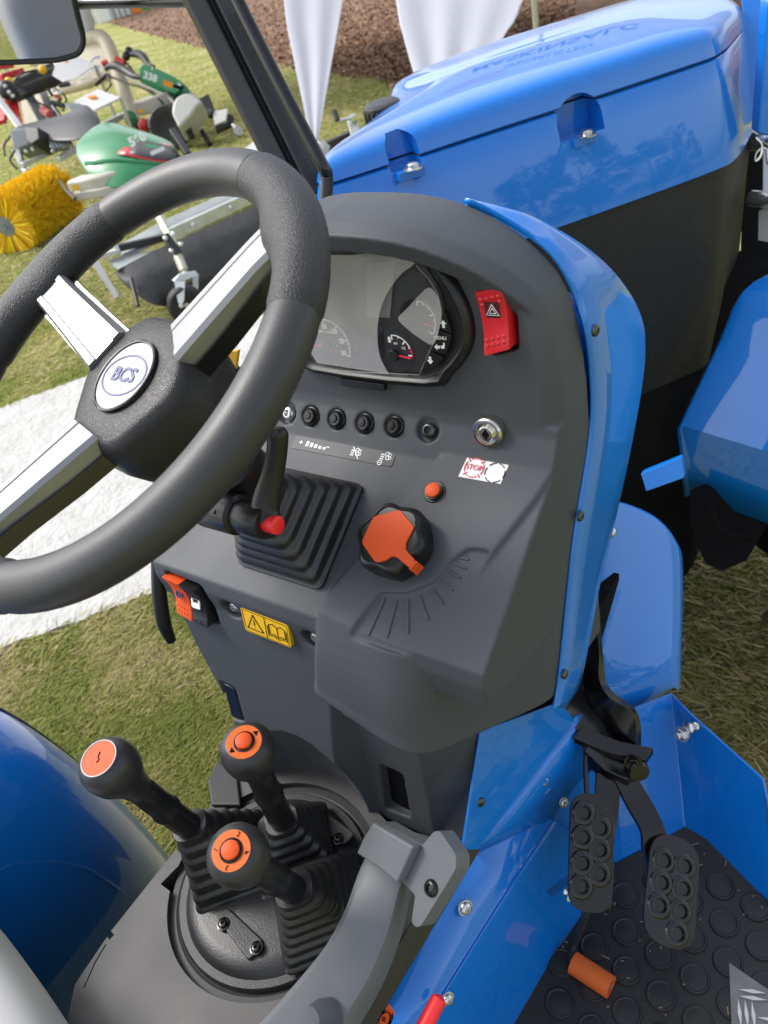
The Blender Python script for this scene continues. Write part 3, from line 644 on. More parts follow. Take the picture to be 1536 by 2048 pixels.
obj('column_clamp', joinm([lathe([(.0, 0), (.0145, .0), (.0155, .002), (.0155, .03), (.0145, .032), (.0145, .034), (.0185, .036), (.0185, .075), (.016, .079), (0, .079)], CL+CLd*.006, CLd, 28), lathe([(.027, .085), (.030, .09), (.030, .128), (.027, .131)], COLB, CAX, 32)]), 'black', TR)
CF = Fr(CL+CLd*.058+(EYE-CL).normalized()*.018, (EYE-CL).normalized()+V((0, -.1, .4)), right=-CLd)
obj('clamp_mark', stroke(CF, [(-.008, -.005), (.008, -.005), (.009, .004), (-.007, .004), (-.008, -.005)], .0008, -.003, .0012), 'dark', TR)
TL = obj('tilt_lever', tube([CL+CLd*.007, at(531, 1010, .658), at(545, 950, .645), at(554, 900, .632), at(555, 868, .624), at(554, 855, .622)], [.0130, .0128, .0100, .0090, .0094, .006], 16, k=5, flat=(1.0, .72)), 'black', TR)
obj('release_button', lathe([(.0082, -.02), (.0082, .0065), (.0068, .0075), (0, .0075)], CL, -CLd, 24), 'redbright', TL)
# bits of switchgear half hidden behind the wheel
obj('turn_signal_stalk', tube([COLB+CAX*.19, pY(540, 800, .44), pY(470, 745, .44), pY(452, 715, .43)], [.006, .006, .007, .009], 12, k=5), 'black', TR)
obj('amber_switch', SH.box(-.06, -.03, .03, .07, -.002, .004), 'orange', TR) if False else None
s1 = [pY(x, y, .42) for x, y in [(455, 705), (475, 702), (470, 740), (450, 742)]]
obj('stalk_label', prism(s1, (0, .004, 0)), 'yellow', TR)

# ---------- gear console
ZP = .79
PL = Fr((-.5, .2, ZP), (0, 0, 1), up=(0, 1, 0))
PL = Fr((-.5, .2, ZP), (0, 0, 1), right=(1, 0, 0))
pl = [PL.px(*q) for q in [(150, 1968), (222, 1862), (352, 1698), (395, 1736), (430, 1560), (640, 1500), (780, 1650), (955, 1700), (731, 2048), (650, 2200), (100, 2200)]]
plate_me = PL.slab([(p.x, p.y) for p in pl], -.05, 0)
pc = PL.px(545, 1762); CR_ = .113
slot = PL.slab([PL.px(*q) for q in [(321, 1768), (372, 1716), (394, 1737), (345, 1786)]], -.03, .02)
well = PL.slab(circ(pc.x, pc.y, CR_+.012, 64), -.012, .03)
notch = PL.slab([PL.px(*q) for q in [(222, 1862), (228, 1870), (218, 1880), (214, 1872)]], -.01, .02)
rest = PL.slab([PL.px(*q) for q in [(345, 1786), (372, 1758), (460, 1800), (420, 1860)]], -.008, .02)
GC = obj('gear_console', cut(plate_me, [slot, well, notch, rest]), 'deck', TR, bevel=.002)
obj('cut_line', tube([PL.p(*PL.px(*q), .0002) for q in [(212, 1888), (190, 1925), (168, 1975)]], .0006, 6), 'dark', GC)
# round hammered cover
GP = obj('gear_plate', lathe([(CR_, -.02), (CR_, -.004), (CR_-.002, -.0015), (CR_-.010, -.0015), (CR_-.012, .002), (CR_-.018, .0075), (CR_-.03, .010), (.001, .012)], PL.p(pc.x, pc.y), (0, 0, 1), 96, angle=50), 'hammer', TR)
obj('plate_gasket', lathe([(CR_+.012, -.0125), (CR_+.012, -.0085), (CR_+.004, -.0075), (CR_+.001, -.0095)], PL.p(pc.x, pc.y), (0, 0, 1), 96), 'rubber', GP)
for quad in ([(432, 1835), (455, 1815), (530, 1885), (500, 1925)], [(590, 1612), (625, 1605), (712, 1670), (688, 1694), (605, 1640)]):
    zt = Fr((-.5, .2, ZP+.011), (0, 0, 1), right=(1, 0, 0))
    obj('cover_pad', zt.slab(rpoly([zt.px(*q) for q in quad], .006, 4), -.006, .0035), 'hammer', GP, bevel=.0015, seg=3)
for x, y in [(447, 1848), (513, 1896), (610, 1638), (676, 1678)]:
    p = pZ(x, y, ZP+.0145); obj('cover_screw', lathe([(.0072, -.001), (.0072, .001), (.006, .0012), (.0056, .0002), (.0046, .0002), (.0046, .003), (.0038, .0036), (.0022, .0036), (.002, .0008), (0, .0008)], p, (0, 0, 1), 24), 'blackmetal', GP)
def lever(nm, basepx, knob, kd, top, ribs, half0, half1, frac, rot, gz=ZP+.008, Hf=.42):
    Bp = pZ(*basepx, gz); K = at(knob[0], knob[1], kd); ax = (K-Bp).normalized(); Lh = (K-Bp).length
    LV = obj(nm, lathe([(.0142, Lh*.2), (.0135, Lh*.60), (.0150, Lh*.605), (.0153, Lh*.625), (.0138, Lh*.635), (.0136, Lh*.70), (.0132, Lh-.042), (.004, Lh-.03)], Bp, ax, 28), 'black', TR)
    kr = .0235
    tn = (at(*top[0])-K).normalized() if top else ax
    prof = [(.0136, -kr*2.1), (.0165, -kr*1.4), (.0208, -kr*.92), (.0250, -kr*.48), (.0265, 0), (.0256, kr*.42), (.0220, kr*.72), (.0178, kr*.84), (.0172, kr*.86), (0, kr*.86)]
    a2 = (ax*.7+tn*.3).normalized() if top else ax
    obj('knob', lathe(prof, K, a2, 40, angle=50), M['black_knob'] if 'black_knob' in M else M['black'], LV)
    H = Lh*Hf
    r = V((math.cos(math.radians(rot)), math.sin(math.radians(rot)), 0)); 
    o = Bp; up = V((0, 0, 1)); axd = ax-up*ax.dot(up)
    obj('gaiter', gaiter(o, up, r, half0, half1, H*ax.z, ribs, tilt=axd/ax.z*H*ax.z*.95), 'gaiter', LV)
    return LV, K, a2, kr
M['black_knob'] = mat('satin_black_knob', (.021, .0215, .023), .42, bump=(800, .15, .0003))
L1, K1, a1, kr = lever('gear_lever', (650, 1818), (478, 1712), .655, [(462, 1688, .60)], 7, .053, .0185, 1, 48, Hf=.44)
L2, K2, a2_, _ = lever('gear_lever', (592, 1700), (497, 1503), .73, [(484, 1470, .69)], 6, .047, .0175, 1, 48, Hf=.36)
L3, K3, a3, _ = lever('gear_lever', (470, 1722), (222, 1535), .70, None, 6, .049, .0175, 1, 48, Hf=.44)
def knobtop(LV, K, ax, kr, kind):
    f = Fr(K+ax*kr*.86, ax, right=CR)
    if kind == 0:
        obj('knob_disc', f.slab(circ(0, 0, .0166, 36), -.002, .0008), 'orange', LV); 
        obj('disc_rim', tube([f.p(*p, .0008) for p in circ(0, 0, .0168, 36)], .0007, 6, closed=True), 'badge', LV)
        obj('disc_symbol', stroke(f, [(0, .006), (-.001, .001), (.001, -.001), (-.001, -.004)], .001, 0, .0013), 'dark', LV); return f
    obj('knob_disc', f.slab(circ(0, 0, .0166, 36), -.002, .0008), 'orange2', LV)
    obj('button_well', lathe([(.0102, 0), (.0102, .0016), (.0092, .0022), (.0086, .0008), (0, .0008)], f.o, f.n, 32), 'black', LV)
    obj('knob_button', lathe([(.0078, .0005), (.0078, .0042), (.0068, .005), (0, .0052)], f.o, f.n, 32), 'orange', LV)
    return f
f = knobtop(L1, K1, a1, kr, 1)
for tx, a, ro in (('1', 176, 60), ('2', 68, -20), ('3', 262, 160), ('4', -8, -60)): text('gear_numeral', tx, f, .0134*math.cos(math.radians(a)), .0134*math.sin(math.radians(a)), .0058, 'dark', L1, h=.0011, rot=ro)
f = knobtop(L2, K2, a2_, kr, 1)
for a in (40, 220): 
    c = (.0134*math.cos(math.radians(a)), .0134*math.sin(math.radians(a))); d = (math.cos(math.radians(a)), math.sin(math.radians(a)))
    obj('disc_arrow', f.slab([(c[0]+.0026*d[0], c[1]+.0026*d[1]), (c[0]-.0016*d[0]-.003*d[1], c[1]-.0016*d[1]+.003*d[0]), (c[0]-.0016*d[0]+.003*d[1], c[1]-.0016*d[1]-.003*d[0])], 0, .0012), 'dark', L2)
knobtop(L3, K3, a3, kr, 0)
# bracket left of the pedestal
obj('side_bracket', prism([pZ(x, y, .76) for x, y in [(432, 1590), (452, 1548), (492, 1578), (500, 1640), (440, 1640)]], (0, 0, .035)), 'black', TR, bevel=.003)

# grey arm cover and its end clamp along the right of the gear console
HA = obj('hand_rail', tube([at(540, 2160, .60), at(618, 2060, .64), at(700, 1945, .69), at(745, 1850, .718), at(770, 1768, .738), at(800, 1700, .765)], [.033, .031, .029, .027, .026, .025], 20, k=6, flat=(1.0, .80)), 'ltgrey', TR)
_rp = catmull([at(*q) for q in [(540, 2160, .60), (618, 2060, .64), (700, 1945, .69), (745, 1850, .718), (772, 1762, .738), (806, 1690, .768)]], 6); _rr = []
for _i, _p in enumerate(_rp):
    _t = (_rp[min(_i+1, len(_rp)-1)]-_rp[max(_i-1, 0)]).normalized(); _v = (EYE-_p).normalized(); _s = _t.cross(_v).normalized(); _n = _s.cross(_t); _w = .034-.009*_i/len(_rp)
    _rr.append([_p+_s*_w*a+_n*.026*b for a, b in ((-1, -1), (-1, .15), (-.86, .48), (-.55, .70), (.30, .98), (.50, .95), (.62, .80), (.95, -.15), (1, -.4), (.9, -1))])
HA.data = loft(_rr, angle=32); HA.data.materials.append(M['ltgrey'])
cf = Fr(at(800, 1740, .715), (-.25, -.62, .74), right=(1, .15, 0))
cq = [(760, 1642), (805, 1668), (845, 1690), (868, 1662), (880, 1662), (912, 1710), (912, 1738), (842, 1852), (832, 1856), (822, 1845), (830, 1790), (808, 1768), (730, 1706)]
obj('rail_clamp', cf.slab(rpoly([cf.px(*q) for q in cq], .003, 3), -.02, .0), 'ltgrey', HA, bevel=.003, seg=3)
cb_ = [cf.px(*q) for q in [(728, 1704), (742, 1672), (762, 1641), (806, 1667), (846, 1690), (812, 1764), (770, 1730)]]
obj('clamp_band', loft([[cf.p(p.x, p.y, .0005) for p in cb_], [cf.p(p.x*.985, p.y*.985, .009) for p in cb_], [cf.p(p.x*.95+.0, p.y*.95, .0125) for p in cb_]], angle=50), 'ltgrey', HA, bevel=.002, seg=2)
q = cf.px(863, 1776); bolt('clamp_screw', cf.p(q.x, q.y, 0), cf.n, .0072, 'blackmetal', HA, .004)
obj('rail_stop', lathe([(.0, .012), (.012, .010), (.016, 0), (.016, -.012)], at(640, 2042, .635), (-.3, -.6, .7), 24), 'grey', HA)

# ---------- tunnel side, step well
zs = ZP-.003
TS = [at(x, y, d) for x, y, d in [(950, 1700, .845), (1140, 1440, .98), (1250, 1415, 1.03)]]
def quadm(pts, th, n=None):
    a, b, c_ = V(pts[0]), V(pts[1]), V(pts[2]); nn = n or (b-a).cross(c_-a).normalized(); return prism(pts, nn*th)
FZ = .56
fl = [pZ(x, y, FZ) for x, y in [(1018, 2060), (1100, 1914), (1225, 1728), (1372, 1655), (1415, 1682), (1545, 1812)]]
# tunnel wall: a bent blue sheet from the console strip down to the mat
top_ = [at(x, y, d) for x, y, d in [(640, 2190, .70), (733, 2048, .745), (850, 1865, .80), (952, 1706, .85)]]
mid_ = [at(x, y, d) for x, y, d in [(790, 2130, .74), (876, 1985, .80), (985, 1812, .865), (1100, 1637, .94)]]
low_ = [pZ(x, y, FZ-.01) for x, y in [(985, 2130), (1024, 2048), (1102, 1914), (1228, 1730)]]
TW = obj('tunnel_side', loft([top_, [a.lerp(b, .97)+V((.001, 0, .001)) for a, b in zip(top_, mid_)], mid_, [a.lerp(b, .02)+V((.003, 0, 0)) for a, b in zip(mid_, low_)], low_], closed=False, angle=25), 'blue', TR, sol=.004)
colp = [at(x, y, d) for x, y, d in [(962, 1462, .805), (1120, 1405, .90), (1150, 1440, .93), (1105, 1500, .905), (1010, 1625, .865), (955, 1700, .83), (925, 1700, .812)]]
CPN_ = obj('column_side', quadm(colp, .003), 'blue', TR, bevel=.001)
bolt('cover_screw', at(960, 1604, .822), (.55, -.6, .3), .0052, 'darksteel', CPN_, .0032)
# rolled shoulder between column and tunnel
sh0 = [at(x, y, d) for x, y, d in [(938, 1690, .835), (1010, 1610, .868), (1090, 1500, .905), (1150, 1432, .94), (1240, 1405, 1.0)]]
sh1 = [at(x, y, d) for x, y, d in [(948, 1700, .846), (1035, 1640, .885), (1115, 1545, .925), (1165, 1490, .955), (1245, 1440, 1.01)]]
sh2 = [at(x, y, d) for x, y, d in [(956, 1716, .853), (1100, 1640, .941), (1150, 1570, .965), (1180, 1530, .98), (1250, 1490, 1.03)]]
obj('tunnel_shoulder', loft([sh0, [a.lerp(b, .5)+V((.004, -.003, .006)) for a, b in zip(sh0, sh1)], sh1, sh2], closed=False, angle=60), 'blue', TR, sol=.003)
obj('tunnel_end', raw([at(1096, 1640, .95), at(1150, 1566, .974), at(1252, 1484, 1.038), at(1262, 1560, 1.05), pZ(1245, 1722, FZ-.006), pZ(1224, 1732, FZ-.006)], [(0, 1, 5), (1, 2, 3), (1, 3, 4, 5)], False), 'blue', TR, sol=.003)
_o = V((.0035, -.001, .0025))
obj('tunnel_plate', loft([[a.lerp(b, .015)+_o for a, b in zip(mid_, low_)], [a.lerp(b, .06)+_o*1.3 for a, b in zip(mid_, low_)], [a.lerp(b, .5)+_o for a, b in zip(mid_, low_)], [b+_o for b in low_]], closed=False, angle=30), 'blue', TR, sol=.004, bevel=.0012)
obj('edge_strip', prism([at(x, y, d) for x, y, d in [(700, 2048, .725), (690, 2100, .715), (742, 2060, .735), (958, 1700, .842), (926, 1676, .832), (880, 1745, .812)]], V((.002, -.001, .003)), False), mat('dark_brown_strip', (.016, .013, .012), .4), TR)
for x, y, d, r in [(930, 1815, .83, .0068), (895, 1997, .78, .0056), (1086, 1561, .915, .0062), (1127, 1605, .945, .0055)]:
    bolt('panel_bolt', at(x, y, d-.006), (.82, -.35, .45), r, 'zinc', TW, r*.9, washer=1.25)
lw = Fr(at(790, 2025, .755), (.75, -.3, .6), right=(.2, .9, 0))
obj('parking_sticker', prism([at(x, y, d) for x, y, d in [(778, 2006, .748), (790, 2026, .752), (768, 2062, .744), (746, 2062, .738)]], V((.0006, -.0004, .0008)), False), 'orange', TW)
pf = Fr(at(768, 2038, .744), (at(790, 2026, .752)-at(778, 2006, .748)).cross(at(746, 2062, .738)-at(778, 2006, .748)) * -1, right=at(778, 2006, .748)-at(746, 2062, .738))
if pf.n.dot(EYE-pf.o) < 0: pf = Fr(pf.o, -pf.n, right=pf.r)
obj('parking_symbol', joinm([stroke(pf, circ(0, 0, .007, 16, 0, 350), .0007, 0, .0016)]+[stroke(pf, circ(0, 0, .0092, 10, a, a+110), .0008, 0, .0016) for a in (35, 215)]), 'dark', TW)
text('parking_lettering', 'P', pf, 0, 0, .009, 'dark', TW, h=.0016)
obj('parking_lever', tube([at(800, 2150, .66), at(845, 2062, .675), at(878, 1998, .69), at(880, 1994, .69)], [.0075, .0075, .0072, .004], 14), 'redbright', TR)
# mat with raised coins
FLn = Fr((-.1, .45, FZ), (0, 0, 1), right=(1, 0, 0))
mp = [FLn.px(*q) for q in [(1228, 1728), (1372, 1653), (1422, 1680), (1560, 1822), (1700, 2300), (930, 2230), (1024, 2048), (1102, 1914)]]
MT = obj('floor_mat', FLn.slab([(p.x, p.y) for p in mp], -.012, 0), 'matrub', TR)
c0 = FLn.px(1313, 1762); u1 = FLn.px(1361, 1792)-c0; u2 = FLn.px(1285, 1835)-c0
u1 = V((u1.x, u1.y)); u2 = V((u2.x, u2.y))
P1 = FLn.px(1263, 1757); 
def inside(p, poly):
    r = False; j = len(poly)-1
    for i in range(len(poly)):
        a, b = poly[i], poly[j]
        if (a.y > p.y) != (b.y > p.y) and p.x < (b.x-a.x)*(p.y-a.y)/(b.y-a.y)+a.x: r = not r
        j = i
    return r
# coin pitch read off the mat: one row runs along the tunnel wall
e1 = V((.047, 0)); 
ang = math.atan2(u1.y, u1.x); pit = .0445
e1 = V((math.cos(ang), math.sin(ang)))*pit; e2 = V((math.cos(ang+math.radians(90)), math.sin(ang+math.radians(90))))*pit
coin = lathe([(.0176, -.001), (.0174, .0022), (.0166, .0032), (.0150, .0034), (.0138, .0024), (.0125, .0026), (0, .0026)], (0, 0, 0), (0, 0, 1), 24); coin.materials.append(M['matrub'])
coin.name = 'coin'
for i in range(-14, 15):
    for j in range(-14, 15):
        p = c0+e1*(i+.5*(j % 2))+e2*j*.90
        if inside(p, mp) and all(inside(p+V((math.cos(k), math.sin(k)))*.013, mp) for k in (0, 1.57, 3.14, 4.71)):
            o = bpy.data.objects.new('coin', coin); link(o, MT); o.location = o.location+FLn.p(p.x, p.y, 0)
# footwell guard: front wall and flared side wall of folded blue sheet
G = lambda *q: at(*q)
g_tl, g_tc, g_tr, g_tr2 = G(1130, 1468, 1.0), G(1342, 1386, 1.06), G(1383, 1428, 1.03), G(1528, 1558, .94)
b_l, b_c, b_f, b_r = [pZ(x, y, FZ-.004) for x, y in [(1180, 1752), (1370, 1656), (1417, 1684), (1552, 1820)]]
GD = obj('footwell_guard', raw([g_tl, g_tc, g_tr, g_tr2, G(1536, 1600, .935), G(1560, 1830, .98), b_r, b_f, b_c, b_l], [(0, 1, 8, 9), (1, 2, 7, 8), (2, 3, 4, 5, 6, 7)], False), 'blue', TR, sol=.004, bevel=.0012)
hexnut('guard_nut', G(1364, 1468, 1.02), (-.25, -.75, .45), .0082, .007, 'zinc', GD)
obj('guard_bolt', joinm([lathe([(.008, 0), (.008, .004), (.005, .006), (.003, .0062)], G(1378, 1455, 1.02), (-.2, -.7, .5), 16), lathe([(.006, 0), (.006, .004), (.004, .006)], G(1392, 1452, 1.02), (-.2, -.7, .5), 16)]), 'zinc', GD)
# blue cover ahead of the footwell
cv = [[(1110, 985, 1.02), (1150, 1190, 1.03), (1140, 1330, 1.035), (1120, 1430, 1.035), (1120, 1475, 1.045)],
      [(1205, 985, 1.06), (1200, 1180, 1.06), (1205, 1300, 1.055), (1215, 1385, 1.05), (1225, 1440, 1.06)],
      [(1290, 1010, 1.09), (1285, 1180, 1.08), (1285, 1290, 1.07), (1290, 1360, 1.065), (1300, 1405, 1.075)],
      [(1335, 1045, 1.105), (1338, 1180, 1.095), (1336, 1270, 1.085), (1338, 1338, 1.075), (1342, 1378, 1.085)],
      [(1356, 1085, 1.11), (1356, 1180, 1.10), (1353, 1270, 1.09), (1350, 1335, 1.08), (1352, 1376, 1.09)],
      [(1366, 1100, 1.13), (1366, 1180, 1.12), (1364, 1270, 1.11), (1362, 1335, 1.10), (1360, 1392, 1.11)]]
obj('front_cover', loft([[at(*q) for q in r] for r in cv], closed=False, angle=70), 'blue', TR, sol=.004, sub=2)
bolt('panel_bolt', at(1221, 1063, 1.055), (.2, -.75, .6), .0072, 'zinc', TR.children[-1], .005, washer=1.2)
obj('bracket_tab', prism([at(x, y, 1.16) for x, y in [(1281, 948), (1362, 915), (1368, 957), (1292, 984)]], V((.0, .012, .0))), 'blue', TR, bevel=.002)

# ---------- pedals
def flatbar(nm, pts, wd, th, m, par, k=5, up=(0, 0, 1)):
    P = catmull(pts, k) if k else [V(p) for p in pts]; rings = []
    for i, p in enumerate(P):
        t = (P[min(i+1, len(P)-1)]-P[max(i-1, 0)]).normalized(); s = t.cross(V(up)).normalized(); q = s.cross(t)
        rings.append([p+s*wd*a+q*th*b for a, b in ((-1, -1), (1, -1), (1, 1), (-1, 1))])
    return obj(nm, loft(rings, angle=30), m, par, bevel=.0012)
side_ = (V((1, .25, .1)))
def strip(nm, L_, R_2, th, m, par):
    """sheet bar between two sampled edges, with real thickness"""
    a = catmull(L_, 6); b = catmull(R_2, 6); n = len(a)
    return obj(nm, loft([[p, q] for p, q in zip(a, b)], closed=False, angle=60), m, par, sol=th, bevel=.0008)
BPD = obj('brake_pedal', lathe([(.0125, -.004), (.0125, .02), (.0115, .022), (.006, .022)], at(1268, 1522, .93), V((.55, -.75, .25)), 24), 'blackmetal', TR)
strip('pedal_arm', [at(1172, 1215, .98), at(1172, 1330, .975), at(1176, 1385, .965), at(1200, 1425, .955), at(1232, 1455, .945), at(1250, 1490, .94), at(1258, 1530, .935)], [at(1196, 1215, .97), at(1203, 1310, .965), at(1206, 1362, .95), at(1226, 1392, .935), at(1258, 1412, .93), at(1276, 1440, .928), at(1279, 1510, .928)], .013, 'blackmetal', BPD)
strip('pedal_arm', [at(1122, 1405, .94), at(1130, 1435, .94), at(1152, 1462, .935), at(1175, 1480, .93), at(1196, 1500, .925), at(1212, 1530, .92)], [at(1160, 1372, .965), at(1180, 1400, .965), at(1204, 1432, .955), at(1228, 1462, .95), at(1250, 1490, .945), at(1262, 1530, .94)], .006, 'blackmetal', BPD)
obj('pedal_bracket', loft([[at(x, y, d)+o_ for o_ in (V((0, 0, 0)), V((0, 0, -.012)), V((.004, .02, -.012)), V((.004, .02, 0)))] for x, y, d in ((1146, 1474, .925), (1185, 1492, .918), (1222, 1506, .915), (1290, 1520, .91))]), 'blackmetal', BPD, bevel=.001)
obj('pedal_clevis', loft([[at(x, y, d)+o_ for o_ in (V((0, 0, 0)), V((.0, 0, -.03)), V((.004, .02, -.03)), V((.004, .02, 0)))] for x, y, d in ((1168, 1500, .918), (1210, 1540, .915), (1255, 1560, .912))]), 'blackmetal', BPD, bevel=.002)
hexnut('pivot_nut', at(1266, 1524, .905), V((.35, -.85, .35)), .0075, .006, 'blackmetal', BPD)
strip('pedal_arm', [at(1225, 1555, .925), at(1252, 1610, .915), at(1280, 1660, .90), at(1285, 1700, .893), at(1298, 1745, .885)], [at(1268, 1548, .93), at(1300, 1600, .92), at(1325, 1650, .905), at(1337, 1690, .898), at(1345, 1740, .888)], .007, 'blackmetal', BPD)
strip('pedal_arm', [at(1192, 1545, .93), at(1190, 1600, .92), at(1192, 1660, .905), at(1196, 1720, .9)], [at(1236, 1545, .93), at(1238, 1600, .92), at(1232, 1650, .91), at(1220, 1720, .905)], .006, 'blackmetal', BPD)
obj('pedal_rod', tube([at(1172, 1480, .93), at(1171, 1540, .92), at(1174, 1600, .905)], .003, 10), 'blackmetal', BPD)
def pedal_plate(nm, quad, m, par, holes, curve):
    """dished pedal face; quad frame = centre, right, up in pixel-free metres"""
    o, r, u, nrm, hw, hl = quad
    f = Fr(o, nrm, right=r)
    out = rpoly([(-hw, -hl), (hw, -hl), (hw, hl), (-hw, hl)], [hw*.9, hw*.9, hw*.95, hw*.95], 7)
    me = f.slab([(p.x, p.y) for p in out], -.002, .002)
    me = cut(me, [f.slab(circ(x, y, .0066, 16), -.01, .01) for x, y in holes])
    P = obj(nm, me, m, par, bevel=.0006)
    for x, y in holes: obj('hole_collar', lathe([(.0148, .0012), (.0140, .0024), (.0120, .0038), (.0095, .0046), (.0076, .0042), (.0066, .0026), (.0062, -.003), (.0070, -.003), (.0100, .0006)], f.p(x, y), f.n, 20), m, P)
    return P, f
# accelerator-side pedal
o = at(1181, 1703, .872); up_ = (at(1182, 1600, .898)-at(1178, 1805, .858)).normalized(); rt = (at(1218, 1700, .873)-at(1142, 1712, .866)).normalized(); nn = rt.cross(up_).normalized()
rt = up_.cross(nn)
GPED = empty('accelerator_pedal', (0, 0, 0), None, None) if False else None
APD, af = pedal_plate('accelerator_pedal', (o, rt, up_, nn, .0250, .062), 'blackmetal', TR, [(-.0095, .040), (.0105, .026), (-.0100, .014), (.0100, .003), (-.0100, -.013), (.0100, -.022), (-.0105, -.037)], 0)
strip('pedal_flange', [af.p(.0250, .045, -.001), af.p(.0262, .01, -.001), af.p(.0262, -.03, -.001), af.p(.024, -.055, -.001)], [af.p(.0255, .045, -.010), af.p(.0268, .01, -.014), af.p(.0268, -.03, -.014), af.p(.0245, -.055, -.010)], .003, 'blackmetal', APD)
for x, y, d, m_ in ((1146, 1788, .865, 'zinc'), (1215, 1802, .868, 'blackmetal')):
    p = at(x, y, d); ax_ = V((-1, -.2, .15)) if m_ == 'zinc' else V((1, .2, .1))
    obj('pedal_nut', joinm([lathe([(.0095, 0), (.0095, .005), (.008, .0062)], p, ax_, 6), lathe([(.0112, -.002), (.0112, 0)], p, ax_, 18), lathe([(.0045, .006), (.0045, .010)], p, ax_, 12)]), m_, APD)
obj('pedal_pin', tube([at(1150, 1790, .87), at(1212, 1800, .872)], .004, 10), 'blackmetal', APD)
o = at(1343, 1780, .868); up_ = (at(1350, 1690, .895)-at(1335, 1870, .850)).normalized(); rt = (at(1398, 1770, .878)-at(1290, 1790, .862)).normalized(); nn = rt.cross(up_).normalized(); rt = up_.cross(nn)
_p, bf = pedal_plate('brake_pad', (o, rt, up_, nn, .0305, .058), 'blackmetal', BPD, [(-.013, .028), (.0125, .029), (-.0135, .004), (.0125, .005), (-.0135, -.020), (.0115, -.019), (.010, -.042)], 0)
# cable stop: orange sleeve on the mat
sp_ = pZ(1146, 1925, FZ+.012); ep = pZ(1222, 1975, FZ+.012)
HS = obj('orange_sleeve', lathe([(.0135, 0), (.0135, (ep-sp_).length), (.0095, (ep-sp_).length), (.0090, (ep-sp_).length-.012), (0, (ep-sp_).length-.012)], sp_, ep-sp_, 28), 'orange2', TR)
M['orange2'].node_tree.nodes['Principled BSDF'].inputs['Roughness'].default_value = .45
obj('sleeve_pin', tube([ep-(ep-sp_)*.1, ep+(ep-sp_).normalized()*.001], .003, 8), 'zinc', HS)
obj('pedal_cord', tube([at(1172, 1800, .875), at(1168, 1840, .90), pZ(1152, 1880, FZ+.02), pZ(1142, 1915, FZ+.012), sp_+V((.004, 0, 0))], .0045, 8, k=5), 'rubber', HS)
# chequer plate at the step edge
CQ = Fr((0, .4, FZ+.004), (0, 0, 1), right=(1, 0, 0))
cq_ = [CQ.px(*q) for q in [(1458, 1926), (1580, 2010), (1700, 2400), (1400, 2300), (1463, 2048)]]
CH = obj('step_plate', CQ.slab([(p.x, p.y) for p in cq_], -.003, .001), 'chequer', TR)
da = math.radians(20)
bars = []
for i in range(-12, 14):
    for j in range(-12, 14):
        c_ = V((cq_[0].x+.03+i*.0265, cq_[0].y-.02+j*.0265)); 
        if not inside(c_, cq_): continue
        a = da+(math.pi/2 if (i+j) % 2 else 0); d = V((math.cos(a), math.sin(a))); nq = V((-d.y, d.x))
        for k in (-1, 0, 1):
            cc = c_+nq*k*.0072; b1 = [cc-d*.0150, cc+nq*.0022, cc+d*.0150, cc-nq*.0022]
            if all(inside(q, cq_) for q in b1): bars.append(CQ.slab([(q.x, q.y) for q in b1], .0, .0040))
tag(obj('tread_bars', joinm(bars), 'treadbar', CH), kind='stuff')
# chassis dark mass under dashboard and hood
obj('chassis', joinm([prism([V((-.66, .42, z)) for z in (.3,)]+[V((-.28, .42, .3)), V((-.28, .75, .3)), V((-.66, .75, .3))], (0, 0, .55)), prism([V((-.62, -.6, .38)), V((-.29, -.6, .38)), V((-.29, .5, .38)), V((-.62, .5, .38))], (0, 0, .34))]), 'dark', TR)
obj('platform_underside', prism([V((-.28, -.4, .50)), V((.04, -.4, .50)), V((.0, .5, .50)), V((-.12, .58, .50)), V((-.28, .5, .50))], (0, 0, .04)), 'blackmetal', TR)

for k, P in enumerate(([(1235, 880, 1.25), (1300, 930, 1.28), (1345, 1030, 1.3), (1400, 1085, 1.35)], [(1250, 960, 1.2), (1310, 985, 1.22), (1370, 1050, 1.26)], [(1320, 700, 1.36), (1335, 800, 1.36), (1310, 900, 1.32)], [(1420, 1010, 1.4), (1440, 1060, 1.42), (1500, 1075, 1.45)])):
    obj('hose', tube([at(*q) for q in P], .008, 12, k=5), 'dark', TR) if k == 3 else None
straw = mat('straw_bits', (.26, .21, .12), .8); gr = []
for k in range(95):
    p = V((RNG.uniform(-.24, .02), RNG.uniform(.20, .60)))
    if not inside(p, [V((q.x-.1, q.y+.45)) if False else V((FLn.p(q.x, q.y).x, FLn.p(q.x, q.y).y)) for q in mp]): continue
    a = RNG.uniform(0, 6.28); l = RNG.uniform(.0006, .002) if k > 14 else RNG.uniform(.003, .008); w_ = .0005; d = V((math.cos(a), math.sin(a), 0)); n = V((-d.y, d.x, 0))*w_; q = V((p.x, p.y, FZ+.0031))
    gr.append(prism([q-d*l-n, q+d*l-n, q+d*l+n, q-d*l+n], (0, 0, .0006), False))
tag(obj('mat_litter', joinm(gr), straw, MT), kind='stuff')
